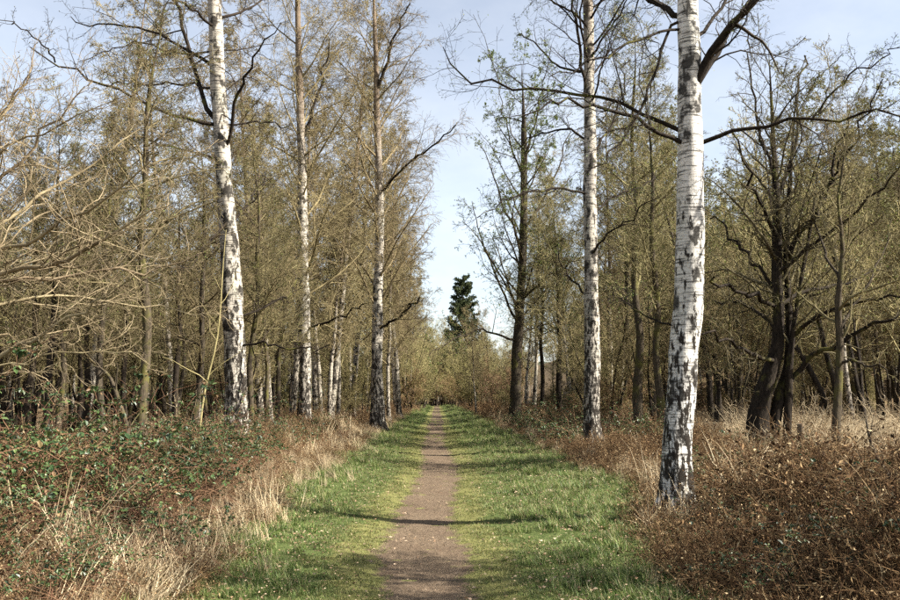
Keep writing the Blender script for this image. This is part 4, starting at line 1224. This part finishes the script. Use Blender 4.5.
scatter('dry_grass', 'pale dead grass tufts along the verge and among the bracken', 'dry grass', np.stack([x, y, z], 1), rand_rot(len(x), 0.25), s, np.where((mound(x, y) > 0.35) & (RNG.random(len(x)) < 0.6), RNG.integers(5, 8, len(x)), RNG.integers(0, 5, len(x))), straw_src)


# --- bramble bushes, each a thing
def bramble(seed):
    rng = np.random.default_rng(seed)
    root = empty('bramble_bush', (0, 0, 0), 'x', 'bramble bush')
    pr = stems_geo(36, 1.55, 0.0045, rng, 0.4, up=1.1, wander=0.2, trop=-0.26, S=8)
    g = Geo(); add_tubes(g, pr, 3)
    sb = grow(*pr, 5, rng, t0=0.15, ang=(40, 80), ln=(0.12, 0.3), S=4, wander=0.25, trop=-0.03, rr=0.6, rmin=0.002); add_tubes(g, sb, 3)
    part('cane', g.mesh('cane', [M['cane']]), root)
    C = np.concatenate([sb[0].reshape(-1, 3), pr[0][:, 2:].reshape(-1, 3)])
    C = C[C[:, 2] > 0.12]
    C = C[C[:, 2] > 0.25]
    C = C[rng.integers(0, len(C), 330)] + rng.normal(0, 0.012, (330, 3))
    g = Geo(); V, Q = leaflets(C, 0.054, rng); g.add(V, Q)
    part('foliage', g.mesh('foliage', [M['bramble_leaf']], smooth=False), root)
    return root


bk = [bramble(81 + s) for s in range(4)]
bused = set()


def put_bramble(x, y, sc, label, group):
    k = int(RNG.integers(0, 4)); loc = (x, y, float(ground_h(x, y)) - 0.02 + (0.12 if x < 0 and y < 20 else 0.0)); rz = RNG.random() * 6.28
    if k not in bused:
        bused.add(k); o = bk[k]; o.location = loc; o.rotation_euler = (0, 0, rz); o.scale = (sc,) * 3; o['label'] = label; o['group'] = group
    else:
        copy_tree(bk[k], loc, rz, sc, label, group)


bp = []
def bramble_ok(x, y, d=0.6):
    if any((x - a) ** 2 + (y - b) ** 2 < d * d for a, b in bp): return False
    bp.append((x, y)); return True


for xr, yr, n, sc, lab, grp in (((-5.6, -2.4), (5.6, 12.5), 54, (0.9, 1.4), 'leafy green bramble bush under the arching pale boughs', 'brambles under the pale boughs'),
                                ((-5.5, -2.3), (12, 19), 24, (0.75, 1.1), 'bramble bush on the bank before the leaning birch', 'brambles before the leaning birch'),
                                ((-7, -3.0), (20, 38), 22, (0.7, 1.0), 'dark bramble bush among the slim birches', 'brambles among the slim birches'),
                                ((3.4, 6.5), (23, 46), 40, (0.8, 1.2), 'red-brown bramble bush on the bank around the patchy birch', 'brambles around the patchy birch'),
                                ((2.6, 6.0), (6.4, 15), 20, (0.5, 0.85), 'bramble bush in dead bracken near the large birch', 'brambles near the large birch')):
    k = 0
    for _ in range(n * 6):
        x, y = RNG.uniform(*xr), RNG.uniform(*yr)
        if x < 0 and x > edge_l(y) - (0.95 if y > 8.5 else 0.35) or x > 0 and x < edge_r(y) + 0.5 or math.hypot(x - 2.95, y - 10.8) < 1.2 and y < 10.8: continue
        if k < n and bramble_ok(x, y):
            z_ = RNG.uniform(*sc) * (0.62 if x < 0 and y < 8.5 else 1.0); put_bramble(x, y, z_, ('small ' if z_ < 0.75 else 'broad ' if z_ > 1.05 else '') + lab + (' at the grass edge' if (edge_l(y) - x if x < 0 else x - edge_r(y)) < 1.4 else ''), grp); k += 1


# ------------------------------------------------------------------ small single things
def post():
    D = 13.2
    x = base_px(798, D); z = float(ground_h(x, D))
    top = at(798, 424, D)[2]
    pts = np.array([(x, D, z - 0.1, 0.052), (x + 0.005, D, z + 0.3, 0.05), (x + 0.01, D, (z + top) / 2, 0.05), (x + 0.02, D, top, 0.047)])
    rng = np.random.default_rng(3)
    c = resample(pts, 12); V, Q = tubes(c[None, :, :3], c[None, :, 3], 10)
    V += rng.normal(0, 0.002, V.shape)
    g = Geo(); g.add(V, Q)
    g.add(np.concatenate([V[-10:], [V[-10:].mean(0) + [0.004, 0, 0.012]]]), np.array([[k, (k + 1) % 10, 10] for k in range(10)]))
    solo('wooden_post', g.mesh('wooden_post', [post_mat()], (x, D, z)), (x, D, z), label='short weathered wooden post standing in dead bracken', cat_='post')


post()


def stalk(name, pts, D, dy, mat, label, cat_, group=None, kids=6, seed=1, ground_first=True):
    rng = np.random.default_rng(seed)
    q = px_line(pts, D, dy)
    if ground_first:
        q[0, 2] = min(float(ground_h(q[0, 0], q[0, 1])) - 0.02, q[0, 2])
    q = resample(q, 14)
    g = Geo(); V, Q = tubes(q[None, :, :3], q[None, :, 3], 6); g.add(V, Q)
    if kids:
        ch = grow(q[None, :, :3], q[None, :, 3], kids, rng, t0=0.25, ang=(25, 60), ln=(0.15, 0.4), S=5, wander=0.2, trop=0.03, rr=0.55, rmin=0.0025); add_tubes(g, ch, 4)
    solo(name, g.mesh(name, [mat], q[0, :3]), tuple(q[0, :3]), label=label, cat_=cat_, group=group)


stalk('dry_stalk', [(765, 605, 3), (775, 575, 2.6), (788, 550, 2.2), (800, 515, 1.4)], 7.2, 0.2, M['twig_pale'], 'pale straight dry stalk rising from dead bracken', 'stalk', 'dry stalks', 1, 2)
stalk('dry_stalk', [(858, 605, 3), (868, 580, 2.6), (880, 555, 2.2), (892, 520, 1.4)], 7.3, 0.2, M['twig_pale'], 'pale straight dry stalk rising from dead bracken', 'stalk', 'dry stalks', 1, 3)
stalk('dry_stalk', [(30, 600, 3), (22, 560, 2.4), (14, 520, 2), (8, 480, 1.2)], 7.0, 0.2, M['twig_pale'], 'pale thin dry stalk standing in the leafy brambles', 'stalk', 'dry stalks', 2, 4)
stalk('dry_stalk', [(44, 605, 3), (52, 560, 2.6), (60, 520, 2), (72, 470, 1.2)], 7.0, 0.3, M['twig_pale'], 'pale thin dry stalk standing in the leafy brambles', 'stalk', 'dry stalks', 2, 5)
stalk('dry_stalk', [(95, 600, 2.6), (92, 560, 2.2), (100, 520, 1.8), (118, 480, 1)], 8.2, 0.3, M['twig_pale'], 'pale thin dry stalk standing in the leafy brambles', 'stalk', 'dry stalks', 2, 6)
stalk('fallen_branch', [(637, 540, 2.8), (645, 527, 3), (652, 518, 3), (660, 507, 2.4)], 10.0, 0.5, M['twig_pale'], 'short pale stick leaning against the foot of the large birch', 'branch', None, 0, 7)
stalk('bare_sapling', [(930, 520, 6), (905, 488, 5), (880, 476, 4.4), (860, 466, 3.4), (836, 462, 2)], 9.0, -0.4, M['grey_bark'], 'bent bare sapling leaning in over the dead bracken', 'sapling', None, 8, 8)
stalk('bare_sapling', [(915, 500, 4), (890, 478, 3.6), (872, 450, 3), (866, 420, 2)], 9.4, 0.4, M['grey_bark'], 'thin upright bare sapling among dead bracken', 'sapling', None, 6, 9)
stalk('slender_sapling', [(198, 425, 2.4), (203, 392, 2.4), (211, 366, 2.1), (218, 343, 1.8), (221, 300, 1.5), (223, 262, 1.1), (226, 230, 0.8)], 18.5, 0.3, M['twig_tan'], 'thin pale curved sapling beside the leaning birch', 'sapling', None, 8, 10)
stalk('mossy_branch', [(134, 440, 5), (126, 418, 4.4), (118, 400, 4), (112, 378, 3.6), (104, 368, 3), (94, 366, 2)], 16.0, 0.6, M['moss_bark'], 'crooked moss-covered branch propped among the slender trees', 'branch', None, 5, 11)
